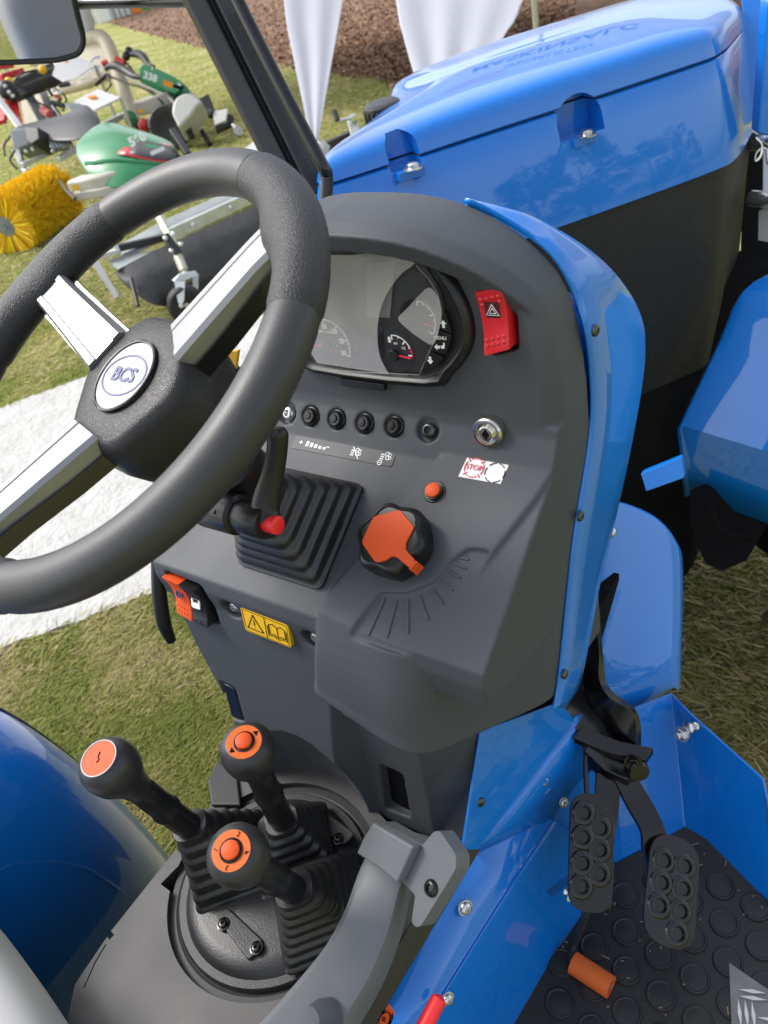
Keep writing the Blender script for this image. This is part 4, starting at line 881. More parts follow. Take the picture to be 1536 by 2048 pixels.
# ---------- engine hood (front half is steered to the right)
HFd = V((.59, .807, 0)).normalized(); HRt = V((HFd.y, -HFd.x, 0)); HP = at(1100, 455, 1.2); HP.z = 0
def hp(f, wv, z): return HP+HFd*f-HRt*wv+V((0, 0, z))
plan = [(-.40, .06), (-.395, .02), (-.36, 0), (-.15, -.004), (.1, -.006), (.30, -.002), (.352, .016), (.395, .075), (.44, .16), (.455, .27), (.44, .38), (.395, .465), (.34, .53), (.28, .546), (.0, .55), (-.26, .545), (-.31, .53), (-.335, .47), (-.32, .30), (-.36, .14)]
plan0 = [(p.x, p.y) for p in catmull([(a, b, 0) for a, b in plan], 5, True)]
FC0, WC0, FA, WA0, SHEAR = .02, .273, .435, .277, .55
def ins(P, d):
    n = len(P); o = []
    for i in range(n):
        a, b = V(P[i-1]), V(P[(i+1) % n]); t = (b-a).normalized(); o.append((P[i][0]-t.y*d, P[i][1]+t.x*d))
    return o
ZS_ = 1.338
def hring(d, z, slope=0., df=None):
    d2 = d+max(0, min(.152, z-1.186))*.24; df = d2 if df is None else df; out = []
    for f, wv in plan0:
        f2 = FC0+(f-FC0)*(FA-df)/FA; w2 = WC0+(wv-WC0)*(WA0-d2)/WA0
        s = 1/(1+math.exp(-(f2+.225)/.06)); q_ = min(1., slope)*((1-s)*.32+min(.4, max(0, f2-.22)*1.2))
        out.append(hp(f2+SHEAR*w2, w2, z if z < ZS_ else ZS_+(z-ZS_)*(1-q_)))
    return out
ZB, ZS = 1.186, 1.338
low = loft([hring(.012, ZB), hring(.0, ZB-.001), hring(-.001, ZB+.02), hring(-.0015, 1.25), hring(-.001, 1.30), hring(.0008, ZS-.003), hring(.003, ZS-.0005), hring(.02, ZS-.0005)], angle=60)
def scale_ring(k, z): return hring(.055+(.2395-.0365-.003-.055+.04)*k, z, 1, .0915+.2*k)
lid = loft([hring(.02, ZS+.003), hring(.003, ZS+.003, 1), hring(.0006, ZS+.0055, 1), hring(.003, 1.353, 1), hring(.007, 1.366, 1), hring(.012, 1.375, 1), hring(.020, 1.381, 1), hring(.033, 1.385, 1), hring(.056, 1.388, 1), scale_ring(.25, 1.3905), scale_ring(.5, 1.393), scale_ring(.75, 1.3945), scale_ring(.93, 1.395)], angle=75)
core = loft([hring(.03, .80), hring(.014, .95), hring(.010, 1.10), hring(.0085, ZB-.004), hring(.009, ZS), hring(.02, ZS+.02)], angle=60)
# scoops for the hood bolts
def side_f(px, py): 
    q = onp((px, py), (hp(0, 0, 0), HRt)); return (q-HP).dot(HFd), q.z
cutl, cuts_, cutc = [], [], []
HB = []
for cx, top, bot, wd in [(832, 266, 352, 66), (1181, 190, 284, 92)]:
    f0, z0 = side_f(cx, bot); f1, z1 = side_f(cx, top); fl_ = abs(side_f(cx+wd/2, (top+bot)/2)[0]-side_f(cx-wd/2, (top+bot)/2)[0])/2
    f0, z0 = f0, z0+.006
    zf = z0; r_ = fl_*1.0
    P = [(-r_, zf), (r_, zf)]+[(r_*math.cos(math.radians(a)), (z1-r_*.9)+r_*.9*math.sin(math.radians(a))) for a in range(0, 181, 15)]
    poly_ = [hp(f0+a, -.02, b) for a, b in P]
    me = prism(poly_, -HRt*.085)
    cutl.append(me); cuts_.append(me.copy()); cutc.append(prism([hp(f0+a*1.03, -.02, b+(.002 if b > zf else -.013)) for a, b in P], -HRt*.09)); HB.append((f0, zf))
HD = obj('hood', cut(low, cuts_), 'blue', TR)
obj('hood_lid', cut(lid, cutl), 'blue', HD)
obj('hood_core', cut(core, cutc), mat('black_side_cover', (.013, .0133, .014), .6, spec=.35, bump=(260, .5, .0006), var=(90, .25)), HD)
for me_ in (HD.data, bpy.data.objects['hood_lid'].data): me_.set_sharp_from_angle(angle=math.radians(42))
for f0, zf in HB:
    obj('scoop_shell', prism([hp(f0+a, .012, zf+.0005) for a in (-.02, .02)]+[hp(f0+a, .04, zf+.0005) for a in (.02, -.02)], (0, 0, -.012)), 'blue', HD, bevel=.001)
    obj('hood_bolt', lathe([(.0145, 0), (.0145, .0015), (.009, .003), (.0085, .007), (.006, .0085), (0, .009)], hp(f0+.003, .014, zf+.0008), (0, 0, 1), 24), 'zinc', HD)
# embossed plateau line and edge crease toward the nose
#obj('hood_crease', tube([hp(.262, -.0028, 1.20), hp(.262, -.0032, 1.26), hp(.262, -.002, 1.31)], .0022, 8), 'blue', HD)
# fuel cap at the rear of the hood
from mathutils.bvhtree import BVHTree
_me = bpy.data.objects['hood_lid'].data; _bt = BVHTree.FromPolygons([v.co for v in _me.vertices], [p.vertices[:] for p in _me.polygons])
def onlid(px, py):
    for k in range(60):
        h_ = _bt.ray_cast(EYE, ray(px, py+3*k))
        if h_[0] is not None: return h_[0]
q = at(768, 228, 1.27)
FC = obj('fuel_cap', lathe([(.024, -.10), (.024, -.03), (.031, -.028), (.031, .012), (.0295, .016), (.026, .018), (.012, .0185), (0, .0185)], q, (.03, -.10, 1), 40, angle=30), 'black', HD)
kn_ = []
axq, aq, bq = basis((.03, -.10, 1))
for k in range(20):
    a = 2*math.pi*k/20; d = aq*math.cos(a)+bq*math.sin(a); kn_.append(lathe([(.0032, -.02), (.0032, .010), (.0015, .012)], q+d*.0305, axq, 8))
obj('cap_grip', joinm(kn_), 'black', FC)
# nose: upright guard panel and bar at the front corner
obj('nose_panel', prism([hp(.405, .02, 1.40), hp(.405, .02, 1.21), hp(.43, -.01, 1.20), hp(.45, .0, 1.25), hp(.50, .06, 1.41)], (HFd*.012-HRt*.03)), 'blue', HD, bevel=.005, seg=3)
NF = [at(x, y, 1.36) for x, y in [(1502, -10), (1528, 60), (1533, 180), (1516, 245), (1500, 240), (1494, 120), (1478, -10)]]
obj('guard_panel', prism(NF, HFd*.02), 'blue', HD, bevel=.004, seg=3)
obj('guard_post', prism([at(x, y, 1.42) for x, y in [(1523, 250), (1560, 250), (1556, 480), (1522, 480)]], HFd*.03), mat('pale_steel', (.5, .5, .52), .4, metal=.5), HD, bevel=.004)
for x, y, r in ((1519, 283, .0155), (1522, 398, .014)): obj('guard_pin', joinm([lathe([(r, -.02), (r, .012), (r*.7, .018), (r*.7, .03)], at(x, y, 1.39), (.8, -.5, .1), 20), lathe([(r*.6, .0), (r*.6, .05)], at(x+14, y-6, 1.40), (.8, -.5, .1), 12)]), 'zinc', HD)
obj('front_linkage', prism([at(x, y, 1.62) for x, y in [(1482, 300), (1600, 290), (1600, 640), (1470, 640)]], HFd*.12), 'dark', HD, bevel=.01)
obj('linch_pin', tube([at(x, y, 1.37) for x, y in [(1512, 275), (1524, 290), (1521, 312), (1510, 322), (1513, 305), (1530, 296), (1536, 330)]], .0022, 8, k=4), 'steel', HD)
obj('guard_foot', prism([at(x, y, 1.40) for x, y in [(1515, 420), (1545, 405), (1545, 488), (1514, 482)]], HFd*.04), mat('dark_galvanised', (.2, .2, .19), .45, metal=.6, bump=(150, .5, .001)), HD, bevel=.004)

# ---------- front right fender and wheel
fp0 = hp(.33, -.03, 0)
FE = [(1545, 538), (1482, 578), (1442, 668), (1399, 757), (1356, 848), (1363, 915), (1370, 985)]
fe = catmull([onp(q, (fp0, HRt)) for q in FE[:5]], 3)+[onp(q, (fp0, HRt)) for q in FE[5:]]
fe2 = []
for i, p in enumerate(fe): fe2.append(p)
_E = pZ(1548, 1050, fe[-1].z); wv_ = (_E-fe[-1]).normalized()*.36
rg_ = []
for k, s in enumerate((0, .02, .06, .5, .94, 1.0)):
    d = {0: .012, .02: .003, .06: 0}.get(s, 0); rg_.append([p+wv_*s+V((0, 0, -d)) for p in fe])
FD = obj('fender', loft(rg_, closed=False, angle=28), 'blue', TR, sol=.004)
obj('fender_lip', loft([[p+V((0, 0, 0)) for p in (fe[-1], fe[-1]+wv_)], [fe[-1]+V((0, 0, -.004))+HFd*.014, fe[-1]+wv_+HFd*.010]], closed=False), 'blue', FD, sol=.002)
ax_c = hp(.66, -.30, .33)
def wheel(nm, c, ax, R, wd, par):
    ax = V(ax).normalized()
    W_ = obj(nm, lathe([(R*.55, -wd*.42), (R*.62, -wd*.5), (R*.9, -wd*.5), (R*.965, -wd*.4), (R*.98, 0), (R*.965, wd*.4), (R*.9, wd*.5), (R*.62, wd*.5), (R*.55, wd*.42)], c, ax, 48), 'rubber', par)
    lg = []; _, a, b = basis(ax)
    for k in range(36):
        t = 2*math.pi*k/36; s = 1 if k % 2 else -1; e = a*math.cos(t)+b*math.sin(t); tg = ax.cross(e)
        p = c+e*R*.84; lg.append(prism([p+ax*s*wd*.02-tg*.012, p+ax*s*wd*.02+tg*.012, p+ax*s*wd*.5+tg*.055, p+ax*s*wd*.5+tg*.03], e*R*.17))
    obj('tread_lugs', joinm(lg), 'rubber', W_)
    obj('wheel_disc', lathe([(R*.56, -.02), (R*.56, .03), (R*.45, .0), (R*.2, .01), (0, .012)], c, ax, 36), 'blue', W_)
    return W_
wheel('front_wheel', ax_c, HRt, .33, .22, TR)
obj('axle_housing', joinm([prism([hp(.12, .03, .95), hp(.12, .03, .42), hp(.40, .03, .36), hp(.52, .05, .40), hp(.50, .05, .95)], -HRt*.4), lathe([(.07, 0), (.07, .3)], hp(.50, .0, .36), HRt, 20)]), 'dark', TR)
lobe = [at(x, y, 1.52) for x, y in [(1380, 1040), (1395, 1092), (1412, 1128), (1440, 1141), (1468, 1132), (1492, 1092), (1520, 1045), (1520, 980), (1380, 980)]]
obj('axle_bracket', prism(lobe, HFd*.03), 'dark', TR)

obj('engine_block', loft([hring(.05, .22), hring(.03, .5), hring(.035, .86)]), 'dark', TR)
wheel('front_wheel', hp(.1, .72, .33), HRt, .33, .22, TR)
# ---------- left rear fender
XF = -.80
prof = [(-.62, .60), (-.60, .80), (-.52, .95), (-.38, 1.05), (-.22, 1.09), (-.06, 1.075), (.06, 1.02), (.14, .955), (.19, .86), (.222, .70), (.235, .56), (.238, .44)]
prof = [(p.x, p.y) for p in catmull([(a, b, 0) for a, b in prof], 4)]
def fr_ring(x, d):
    c_ = V((-.2, .5)); o = []
    for a, b in prof:
        v_ = V((a, b))-c_; o.append(V((x, *(c_+v_*(1-d/v_.length)))))
    return o
LFD = obj('fender', loft([fr_ring(-1.10, .0), fr_ring(-.96, .0), fr_ring(-.91, .004), fr_ring(-.87, .014), fr_ring(-.835, .032), fr_ring(-.81, .06), fr_ring(-.80, .095), fr_ring(-.797, .14), fr_ring(-.797, .30), fr_ring(-.797, .45)], closed=False, angle=70), 'blue', TR, sol=.004)
obj('fender_seam', tube([V((-.796, y, z)) for y, z in [(.02-.25, .86), (.02, .83), (.08, .78), (.115, .70), (.13, .60)]], .0016, 8, k=6), 'blue', LFD)
obj('fender_edge', tube([V((-.965, y+.0, z+.003)) for y, z in prof[10:]], .004, 8), 'black', LFD)
wheel('rear_wheel', V((-.98, -.2, .42)), (1, 0, 0), .42, .26, TR)
wheel('rear_wheel', V((.10, -.75, .42)), (1, 0, 0), .42, .26, TR) if False else None

# ---------- seat
def pad(c, sx, sy, sz, rot, e=.42):
    bm = bmesh.new(); bmesh.ops.create_cube(bm, size=2); bmesh.ops.subdivide_edges(bm, edges=bm.edges[:], cuts=7, use_grid_fill=True)
    for v in bm.verts:
        p = v.co; n_ = (abs(p.x)**4+abs(p.y)**4+abs(p.z)**4)**.25; v.co = rot @ V((p.x/n_*sx, p.y/n_*sy, p.z/n_*sz))+V(c)
    me = bpy.data.meshes.new('p'); bm.to_mesh(me); bm.free(); finish(me, True, 80); return me
SEAT = obj('seat_cushion', pad((-.66, -.195, .855), .24, .19, .075, Matrix.Rotation(math.radians(-8), 3, 'Z') @ Matrix.Rotation(math.radians(6), 3, 'X')), 'vinyl', TR, sub=1)
obj('backrest', pad((-.62, -.40, 1.10), .22, .06, .25, Matrix.Rotation(math.radians(-12), 3, 'X')), 'vinyl', SEAT, sub=1)
obj('seat_frame', prism([V((-.83, -.42, .73)), V((-.42, -.42, .73)), V((-.42, -.03, .73)), V((-.83, -.03, .73))], (0, 0, .06)), 'black', SEAT, bevel=.01)
obj('seat_belt', joinm([tube([V((-.38, -.30, .86)), V((-.40, -.27, .94)), V((-.52, -.24, .955))], .02, 10, k=4, flat=(1, .25)), prism([V((-.56, -.26, .945)), V((-.51, -.26, .945)), V((-.51, -.19, .95)), V((-.56, -.19, .95))], (0, 0, .018))]), 'black', SEAT)
obj('buckle_button', prism([V((-.555, -.19, .95)), V((-.515, -.19, .95)), V((-.515, -.175, .952)), V((-.555, -.175, .952))], (0, 0, .014)), 'orange', SEAT)
ROP2 = obj('rear_hoop', joinm([tube([V((x, -.62, .6)), V((x, -.66, 1.2)), V((x, -.70, 1.6))], .026, 16) for x in (-.95, -.27)]), 'blackmetal', TR)

# ---------- roll bar post and stay by the dashboard, mirror
def postpt(x, y, d): return at(x, y, d)
top_c, bot_c = at(402, -40, 1.06), at(618, 398, 1.17)
axp = (bot_c-top_c).normalized(); sd = axp.cross((EYE-bot_c).normalized()).normalized(); fwv = sd.cross(axp)
cs = [(-.036, .016), (-.030, .024), (-.006, .026), (0, .012), (.006, .026), (.03, .024), (.036, .016), (.036, -.03), (-.036, -.03)]
RB = obj('roll_bar', loft([[top_c+sd*a+fwv*b for a, b in cs], [bot_c+sd*a+fwv*b for a, b in cs]], angle=35), mat('roll_bar_black', (.014, .0145, .016), .4, coat=.2, bump=(500, .2, .0003)), TR, bevel=.003)
obj('roll_bar_stay', tube([at(455, -40, .98), at(545, 140, 1.0), at(640, 322, 1.02), at(653, 352, 1.03), at(652, 400, 1.04)], .0088, 14, k=5), 'blackmetal', RB)
MC = at(75, 45, 1.15); ST_ = V((-.72, -.46, 1.12)); mn = ((EYE-MC).normalized()+(ST_-MC).normalized()).normalized()
mf = Fr(MC, mn, right=CR)
mq = [mf.px(*q) for q in [(-160, -150), (128, -150), (148, 0), (170, 82), (160, 108), (118, 121), (0, 126), (-160, 124)]]
mo = rpoly([(p.x, p.y) for p in mq], [.02, .02, .03, .014, .014, .03, .02, .02], 4)
MI = obj('mirror', mf.slab([(p.x, p.y) for p in mo], -.022, .0), 'black', TR, bevel=.003)
mi2 = ins([(p.x, p.y) for p in mo], .0045 if sum(mo[i].x*mo[(i+1) % len(mo)].y-mo[(i+1) % len(mo)].x*mo[i].y for i in range(len(mo))) > 0 else -.0045)
obj('mirror_glass', mf.slab(mi2, -.004, .0012), 'mirror', MI)
obj('mirror_rim', tube([mf.p(p.x, p.y, .001) for p in mo], .0035, 8, closed=True), 'black', MI)
obj('mirror_arm', tube([MC-mn*.02, MC-mn*.06+V((0, .05, -.0)), top_c+axp*.02-fwv*.03], .008, 10, k=5), 'blackmetal', MI)
# ================================================================== THE PLACE
def ground_mat():
    m = bpy.data.materials.new('grass_ground'); m.use_nodes = True; t = m.node_tree; b = t.nodes['Principled BSDF']; L = t.links.new
    tc = t.nodes.new('ShaderNodeTexCoord'); b.inputs['Roughness'].default_value = .9; b.inputs['Specular IOR Level'].default_value = .15
    def noise_(sc, det): n = t.nodes.new('ShaderNodeTexNoise'); n.inputs['Scale'].default_value = sc; n.inputs['Detail'].default_value = det; L(tc.outputs['Object'], n.inputs['Vector']); return n
    def ramp(src, stops):
        r = t.nodes.new('ShaderNodeValToRGB'); e = r.color_ramp.elements
        while len(e) < len(stops): e.new(.5)
        for k, (p, c) in enumerate(stops): e[k].position = p; e[k].color = (*c, 1)
        L(src, r.inputs[0]); return r
    big = ramp(noise_(.9, 5).outputs['Fac'], [(.3, (.215, .255, .06)), (.5, (.30, .305, .095)), (.68, (.43, .37, .18))])
    fine = ramp(noise_(45, 6).outputs['Fac'], [(.25, (.45, .45, .45)), (.5, (1, 1, 1)), (.75, (1.5, 1.45, 1.3))])
    mx = t.nodes.new('ShaderNodeMix'); mx.data_type = 'RGBA'; mx.blend_type = 'MULTIPLY'; mx.inputs[0].default_value = 1
    L(big.outputs[0], mx.inputs[6]); L(fine.outputs[0], mx.inputs[7]); L(mx.outputs[2], b.inputs['Base Color'])
    bp = t.nodes.new('ShaderNodeBump'); bp.inputs['Strength'].default_value = .8; bp.inputs['Distance'].default_value = .03; L(noise_(60, 6).outputs['Fac'], bp.inputs['Height']); L(bp.outputs[0], b.inputs['Normal'])
    return m
N_ = 90
gv, gf = [], []
R0 = 900
def gz(x, y): return 0
gq = [(-R0, -R0), (R0, -R0), (R0, R0), (-R0, R0)]
G0 = obj('ground', raw([(x, y, 0) for x, y in gq], [(0, 1, 2, 3)]), ground_mat()); tag(G0, 'mown grass of the show field', kind='structure')
# bark covered field
FB = [(215, 45), (330, 76), (420, 98), (507, 113), (572, 129), (666, 143), (740, 153), (787, 160), (830, 172), (1000, 196), (1200, 222), (1600, 268)]
fb = [pZ(*q, .012) for q in FB]
bark_m = mat('bark_ground', (.20, .12, .078), .9, bump=(60, .9, .02), var=(7, .45), spec=.2)
far = [V((fb[-1].x+30, fb[-1].y+60, .012)), V((10, 90, .012)), V((-45, 75, .012))]
BK = obj('bark_field', raw(fb+far, [tuple(range(len(fb)+3))]), bark_m); tag(BK, 'brown field strewn with bark chips', kind='structure')
def scatter(nm, n, gen, m, label, hue=None):
    """n little faces with own place, size and turn, as one mesh"""
    vs, fs, mi = [], [], []
    for k in range(n):
        q = gen(k)
        if q is None: continue
        mk_ = None
        if isinstance(q, tuple): q, mk_ = q
        b = len(vs); vs += q; fs.append(tuple(range(b, b+len(q)))); mi.append(RNG.integers(0, len(m)) if mk_ is None else mk_)
    me = bpy.data.meshes.new(nm); me.from_pydata([tuple(v) for v in vs], [], fs); me.update()
    for x in m: me.materials.append(x)
    me.polygons.foreach_set('material_index', mi)
    o = bpy.data.objects.new(nm, me); COL.objects.link(o); tag(o, label, kind='stuff'); return o
FB2 = [V((p.x, p.y)) for p in fb]+[V((p.x, p.y)) for p in far]
BM = [mat('bark_chip_%s' % n, c, .85, spec=.2) for n, c in (('brown', (.25, .15, .095)), ('dark', (.13, .075, .048)), ('pale', (.40, .27, .18)), ('rust', (.29, .16, .095)))]
def chip(k):
    px, py = RNG.uniform(180, 1150), 300*RNG.random()**.8-20
    p = pZ(px, py, .012)
    if p.y < 0 or p.length > 60 or not inside(V((p.x+RNG.normal()*.12, p.y+RNG.normal()*.12)), FB2): return None
    d = (p-EYE).length; s = RNG.uniform(.010, .028)*(1+d*.03); a = RNG.uniform(0, 6.28); u_ = V((math.cos(a), math.sin(a), RNG.normal()*.35))*s; v_ = V((-math.sin(a), math.cos(a), RNG.normal()*.5))*s*RNG.uniform(.25, .5)
    z = V((0, 0, RNG.uniform(.0, .03))); return [p-u_-v_+z, p+u_-v_*.7+z, p+u_*.9+v_+z, p-u_*.8+v_+z]
scatter('bark_chips', 90000, chip, BM, 'loose bark chips covering the brown field')
# white carpet
cz = .014
cp_ = [pZ(x, y, 0) for x, y in [(0, 1306), (310, 1189)]]; cq0 = [pZ(x, y, 0) for x, y in [(0, 822), (132, 772)]]
dn, df = (cp_[1]-cp_[0]).normalized(), (cq0[1]-cq0[0]).normalized(); dd = (dn+df).normalized()
CPT = [cp_[0]-dd*6, cp_[0], cp_[1], cp_[1]+dd*2.2, cq0[1]+dd*1.9, cq0[1], cq0[0], cq0[0]-dd*6]
def wob(a, b, n): return [a.lerp(b, i/n)+V((RNG.normal()*.006, RNG.normal()*.006, 0)) for i in range(n)]
e_ = []
for a, b in zip(CPT, CPT[1:]+CPT[:1]): e_ += wob(a, b, 16)
carp = mat('white_carpet', (.44, .436, .415), .95, bump=(38, .9, .015), var=(9, .10), spec=.1)
CA = obj('carpet', prism(e_, (0, 0, cz)), carp); tag(CA, 'long white carpet laid on the grass', 'carpet')
# grass blades where the lawn is near
def tones(base, n, seed):
    r = np.random.default_rng(seed); ms = [mat('grass_blade_%s' % 'abcdefgh'[k], tuple(np.clip(np.array(base[k % len(base)])*r.uniform(.8, 1.25), 0, 1)), .7, spec=.25) for k in range(n)]
    for m in ms:                     # thin leaf: half of the light passes through
        t = m.node_tree; b = t.nodes['Principled BSDF']; tr = t.nodes.new('ShaderNodeBsdfTranslucent'); tr.inputs[0].default_value = b.inputs['Base Color'].default_value
        mx = t.nodes.new('ShaderNodeMixShader'); mx.inputs[0].default_value = .45; t.links.new(b.outputs[0], mx.inputs[1]); t.links.new(tr.outputs[0], mx.inputs[2]); t.links.new(mx.outputs[0], t.nodes['Material Output'].inputs['Surface'])
    return ms
GM = tones([(.33, .37, .11), (.41, .41, .16), (.54, .48, .25), (.27, .33, .09), (.62, .53, .34), (.37, .395, .125)], 6, 3)
CP2 = [V((p.x, p.y)) for p in CPT]
def blade(p, h, wd):
    a = RNG.uniform(0, 6.28); l = V((math.cos(a), math.sin(a), 0)); b = RNG.uniform(0, 6.28); s = V((math.cos(b), math.sin(b), 0))*wd
    ln = RNG.uniform(.3, 1.3); return [p-s, p+s, p+s*.5+l*h*ln*.7+V((0, 0, h*.40)), p+l*h*ln*1.6+V((0, 0, h*.42))]
def near(k):
    r = RNG.random()
    if r < .62: px, py = RNG.uniform(-60, 520), RNG.uniform(1130, 1800)
    elif r < .72: px, py = RNG.uniform(1340, 1600), RNG.uniform(1040, 1600)
    else: px, py = RNG.uniform(-40, 420), RNG.uniform(560, 900)
    p = pZ(px, py, 0)
    if inside(V((p.x, p.y)), CP2): return None
    if noise.noise(p*2.2) > .28 and RNG.random() < .5: return None
    if .62 <= r < .72: return blade(p, RNG.uniform(.02, .05), RNG.uniform(.0012, .0022)), int(RNG.choice([2, 4, 1, 0]))
    nz = noise.noise(p*3.1+V((7, 0, 0)))+.5*noise.noise(p*11)+RNG.normal()*.16
    return blade(p, RNG.uniform(.018, .045), RNG.uniform(.0010, .0021)), int(RNG.choice([2, 4, 1] if nz > .2 else ([1, 2, 5] if nz > -.02 else [0, 3, 5, 1])))
scatter('grass_blades', 120000, near, GM, 'short grass with dry straw patches')
def farb(k):
    px, py = RNG.uniform(-20, 860), RNG.uniform(25, 640)
    p = pZ(px, py, 0)
    if inside(V((p.x, p.y)), CP2) or (inside(V((p.x, p.y)), FB2) and RNG.random() < .97): return None
    d = (p-EYE).length
    if d > 30: return None
    return blade(p, RNG.uniform(.025, .05)*(1+d*.015), RNG.uniform(.003, .005)*(1+d*.06))
scatter('grass_tufts', 60000, farb, GM, 'grass further across the lawn')

# ---------- pavilion of white cloth beyond the hood
cloth = mat('white_cloth', (.58, .58, .65), .8, var=(1.2, .03), spec=.2)
def drape(nm, L_, R_2, nfold, amp, label, y0=None):
    """L_, R_2: left and right edge points top to bottom"""
    a, b = catmull(L_, 5), catmull(R_2, 5); vs, fs = [], []; n = 64
    for i, (p, q) in enumerate(zip(a, b)):
        nn = (q-p).cross(V((0, 0, 1))).normalized(); W_ = (q-p).length
        for k in range(n+1):
            t = k/n; vs.append(p.lerp(q, t)+nn*(math.sin(t*nfold*2*math.pi+.4*math.sin(i*.3))*amp*min(1, W_/.4)+.5*amp*math.sin(t*nfold*4.7+1)))
    for i in range(len(a)-1):
        for k in range(n): fs.append((i*(n+1)+k, i*(n+1)+k+1, (i+1)*(n+1)+k+1, (i+1)*(n+1)+k))
    o = obj(nm, raw(vs, fs, True, 80, False), cloth, sol=.003); tag(o, label, 'curtain', 'white tied curtains of the pavilion'); return o
d1, d2 = 7.0, 6.2
drape('curtain', [at(545, -330, d1), at(568, 0, d1), at(586, 110, d1), at(612, 235, d1), at(624, 285, d1)], [at(740, -330, d1), at(686, 0, d1), at(668, 100, d1), at(644, 235, d1), at(636, 285, d1)], 2, .007, 'narrow white curtain gathered to a point by the mower bar')
drape('curtain', [at(745, -330, d2), at(792, 0, d2), at(806, 70, d2), at(836, 170, d2), at(900, 330, d2)], [at(1150, -330, d2), at(1046, 0, d2), at(1010, 70, d2), at(960, 170, d2), at(915, 330, d2)], 3, .008, 'wide white curtain hanging behind the blue hood')
pa, pb = at(520, -340, 7.0), at(1180, -340, 6.1); pa.z = pb.z = 2.85; dpv = (pb-pa); dpv.z = 0; dpv.normalize(); pn = V((dpv.y, -dpv.x, 0))
if pn.dot(EYE-pa) < 0: pn = -pn
PV = obj('pavilion', prism([pa-dpv*5.5+V((0, 0, .45)), pb+dpv*7+V((0, 0, .45)), pb+dpv*7-pn*5+V((0, 0, .9)), pa-dpv*5.5-pn*5+V((0, 0, .9))], (0, 0, .03)), cloth)
tag(PV, 'white cloth pavilion with lettered front band above the hood', 'pavilion')
vf = Fr(pa.lerp(pb, .5)+V((0, 0, .0)), pn)
obj('valance', vf.box(-8, 8.5, -.30, .75, -.03, 0), cloth, PV)
text('valance_lettering', 'MASKINSALG', vf, 1.05, -.02, .30, 'navy', PV, h=.004, bold=.004)
text('valance_lettering', 'SPECIALISTEN', vf, 1.05, .26, .15, 'navy', PV, h=.004)
obj('valance_stripe', joinm([vf.slab([(-.2, .37), (.6, .35), (.6, .38), (-.2, .42)], 0, .004), vf.slab([(-.2, .45), (.5, .44), (.5, .46), (-.2, .49)], 0, .004)]), mat('magenta_print', (.5, .04, .3), .5), PV)
for s in (-6.0, 0.9, 7.2): obj('pavilion_pole', tube([vf.p(s, -2.75, -.08), vf.p(s, .45, -.08)], .03, 12), 'zinc', PV)

# ---------- trees behind the viewer that the paint mirrors
LEAFM = [mat('leaf_%s' % n, c, .6, spec=.3) for n, c in (('dark', (.03, .055, .016)), ('mid', (.05, .085, .022)), ('light', (.075, .115, .03)))]
BARKM = mat('tree_bark', (.09, .07, .05), .9, bump=(20, .8, .03), var=(4, .3))
def tree(p, h, rx, seed, label):
    r = np.random.default_rng(seed); p = V(p)
    T_ = empty('broadleaf_tree', p, label, 'tree', 'trees beyond the lawn')
    tr = [tube([p, p+V((.1*h*.1, 0, h*.3)), p+V((0, .05*h*.2, h*.75))], [h*.022, h*.016, h*.005], 8, k=4)]
    for k in range(7):
        a = r.uniform(0, 6.28); z = h*r.uniform(.28, .6); tr.append(tube([p+V((0, 0, z)), p+V((math.cos(a)*rx*.35, math.sin(a)*rx*.35, z+h*.1)), p+V((math.cos(a)*rx*.7, math.sin(a)*rx*.7, z+h*.22))], [h*.008, h*.005, h*.002], 6))
    obj('trunk', joinm(tr), BARKM, T_)
    vs, fs, mi = [], [], []
    cl = []
    for k in range(26):
        z = r.uniform(.22, 1.0); rad = rx*math.sin(math.pi*min(1, (z-.12)/.95))**.7; a = r.uniform(0, 6.28); q = rad*r.uniform(.3, .95); cl.append((V((math.cos(a)*q, math.sin(a)*q, z*h)), h*r.uniform(.07, .14)))
    for c, s in cl:
        m_ = r.integers(0, 3)
        for k in range(130):
            d = r.normal(size=3); d /= np.linalg.norm(d); o_ = p+c+V(d)*s*r.uniform(.55, 1.08); l = h*.018*r.uniform(.7, 1.4); u_ = V(r.normal(size=3)).normalized()*l; v_ = V(r.normal(size=3)).normalized()*l*.6; b = len(vs)
            vs += [o_-u_, o_+v_, o_+u_, o_-v_]; fs.append((b, b+1, b+2, b+3)); mi.append(int(m_ if r.random() < .7 else r.integers(0, 3)))
    me = bpy.data.meshes.new('crown'); me.from_pydata([tuple(v) for v in vs], [], fs); me.update()
    for x in LEAFM: me.materials.append(x)
    me.polygons.foreach_set('material_index', mi); obj('crown', me, None, T_)
TL_ = ['tall dark broadleaf tree in the row across the lawn', 'rounded broadleaf tree beside the tall dark one', 'lower bushy tree at the end of the row', 'slim tree standing between two wider crowns', 'wide spreading tree in the far row', 'small tree at the near end of the row']
for k, (az, dist, h, rx) in enumerate([(94.5, 42, 9.5, 3.6), (99, 44, 9.0, 3.2), (104, 40, 6.5, 3.5), (89, 46, 7, 3.2), (109, 44, 5.5, 3.5), (84, 40, 6.5, 3.4)]):
    a = math.radians(az); tree((math.sin(a)*dist, math.cos(a)*dist, 0), h, rx, 20+k, TL_[k])
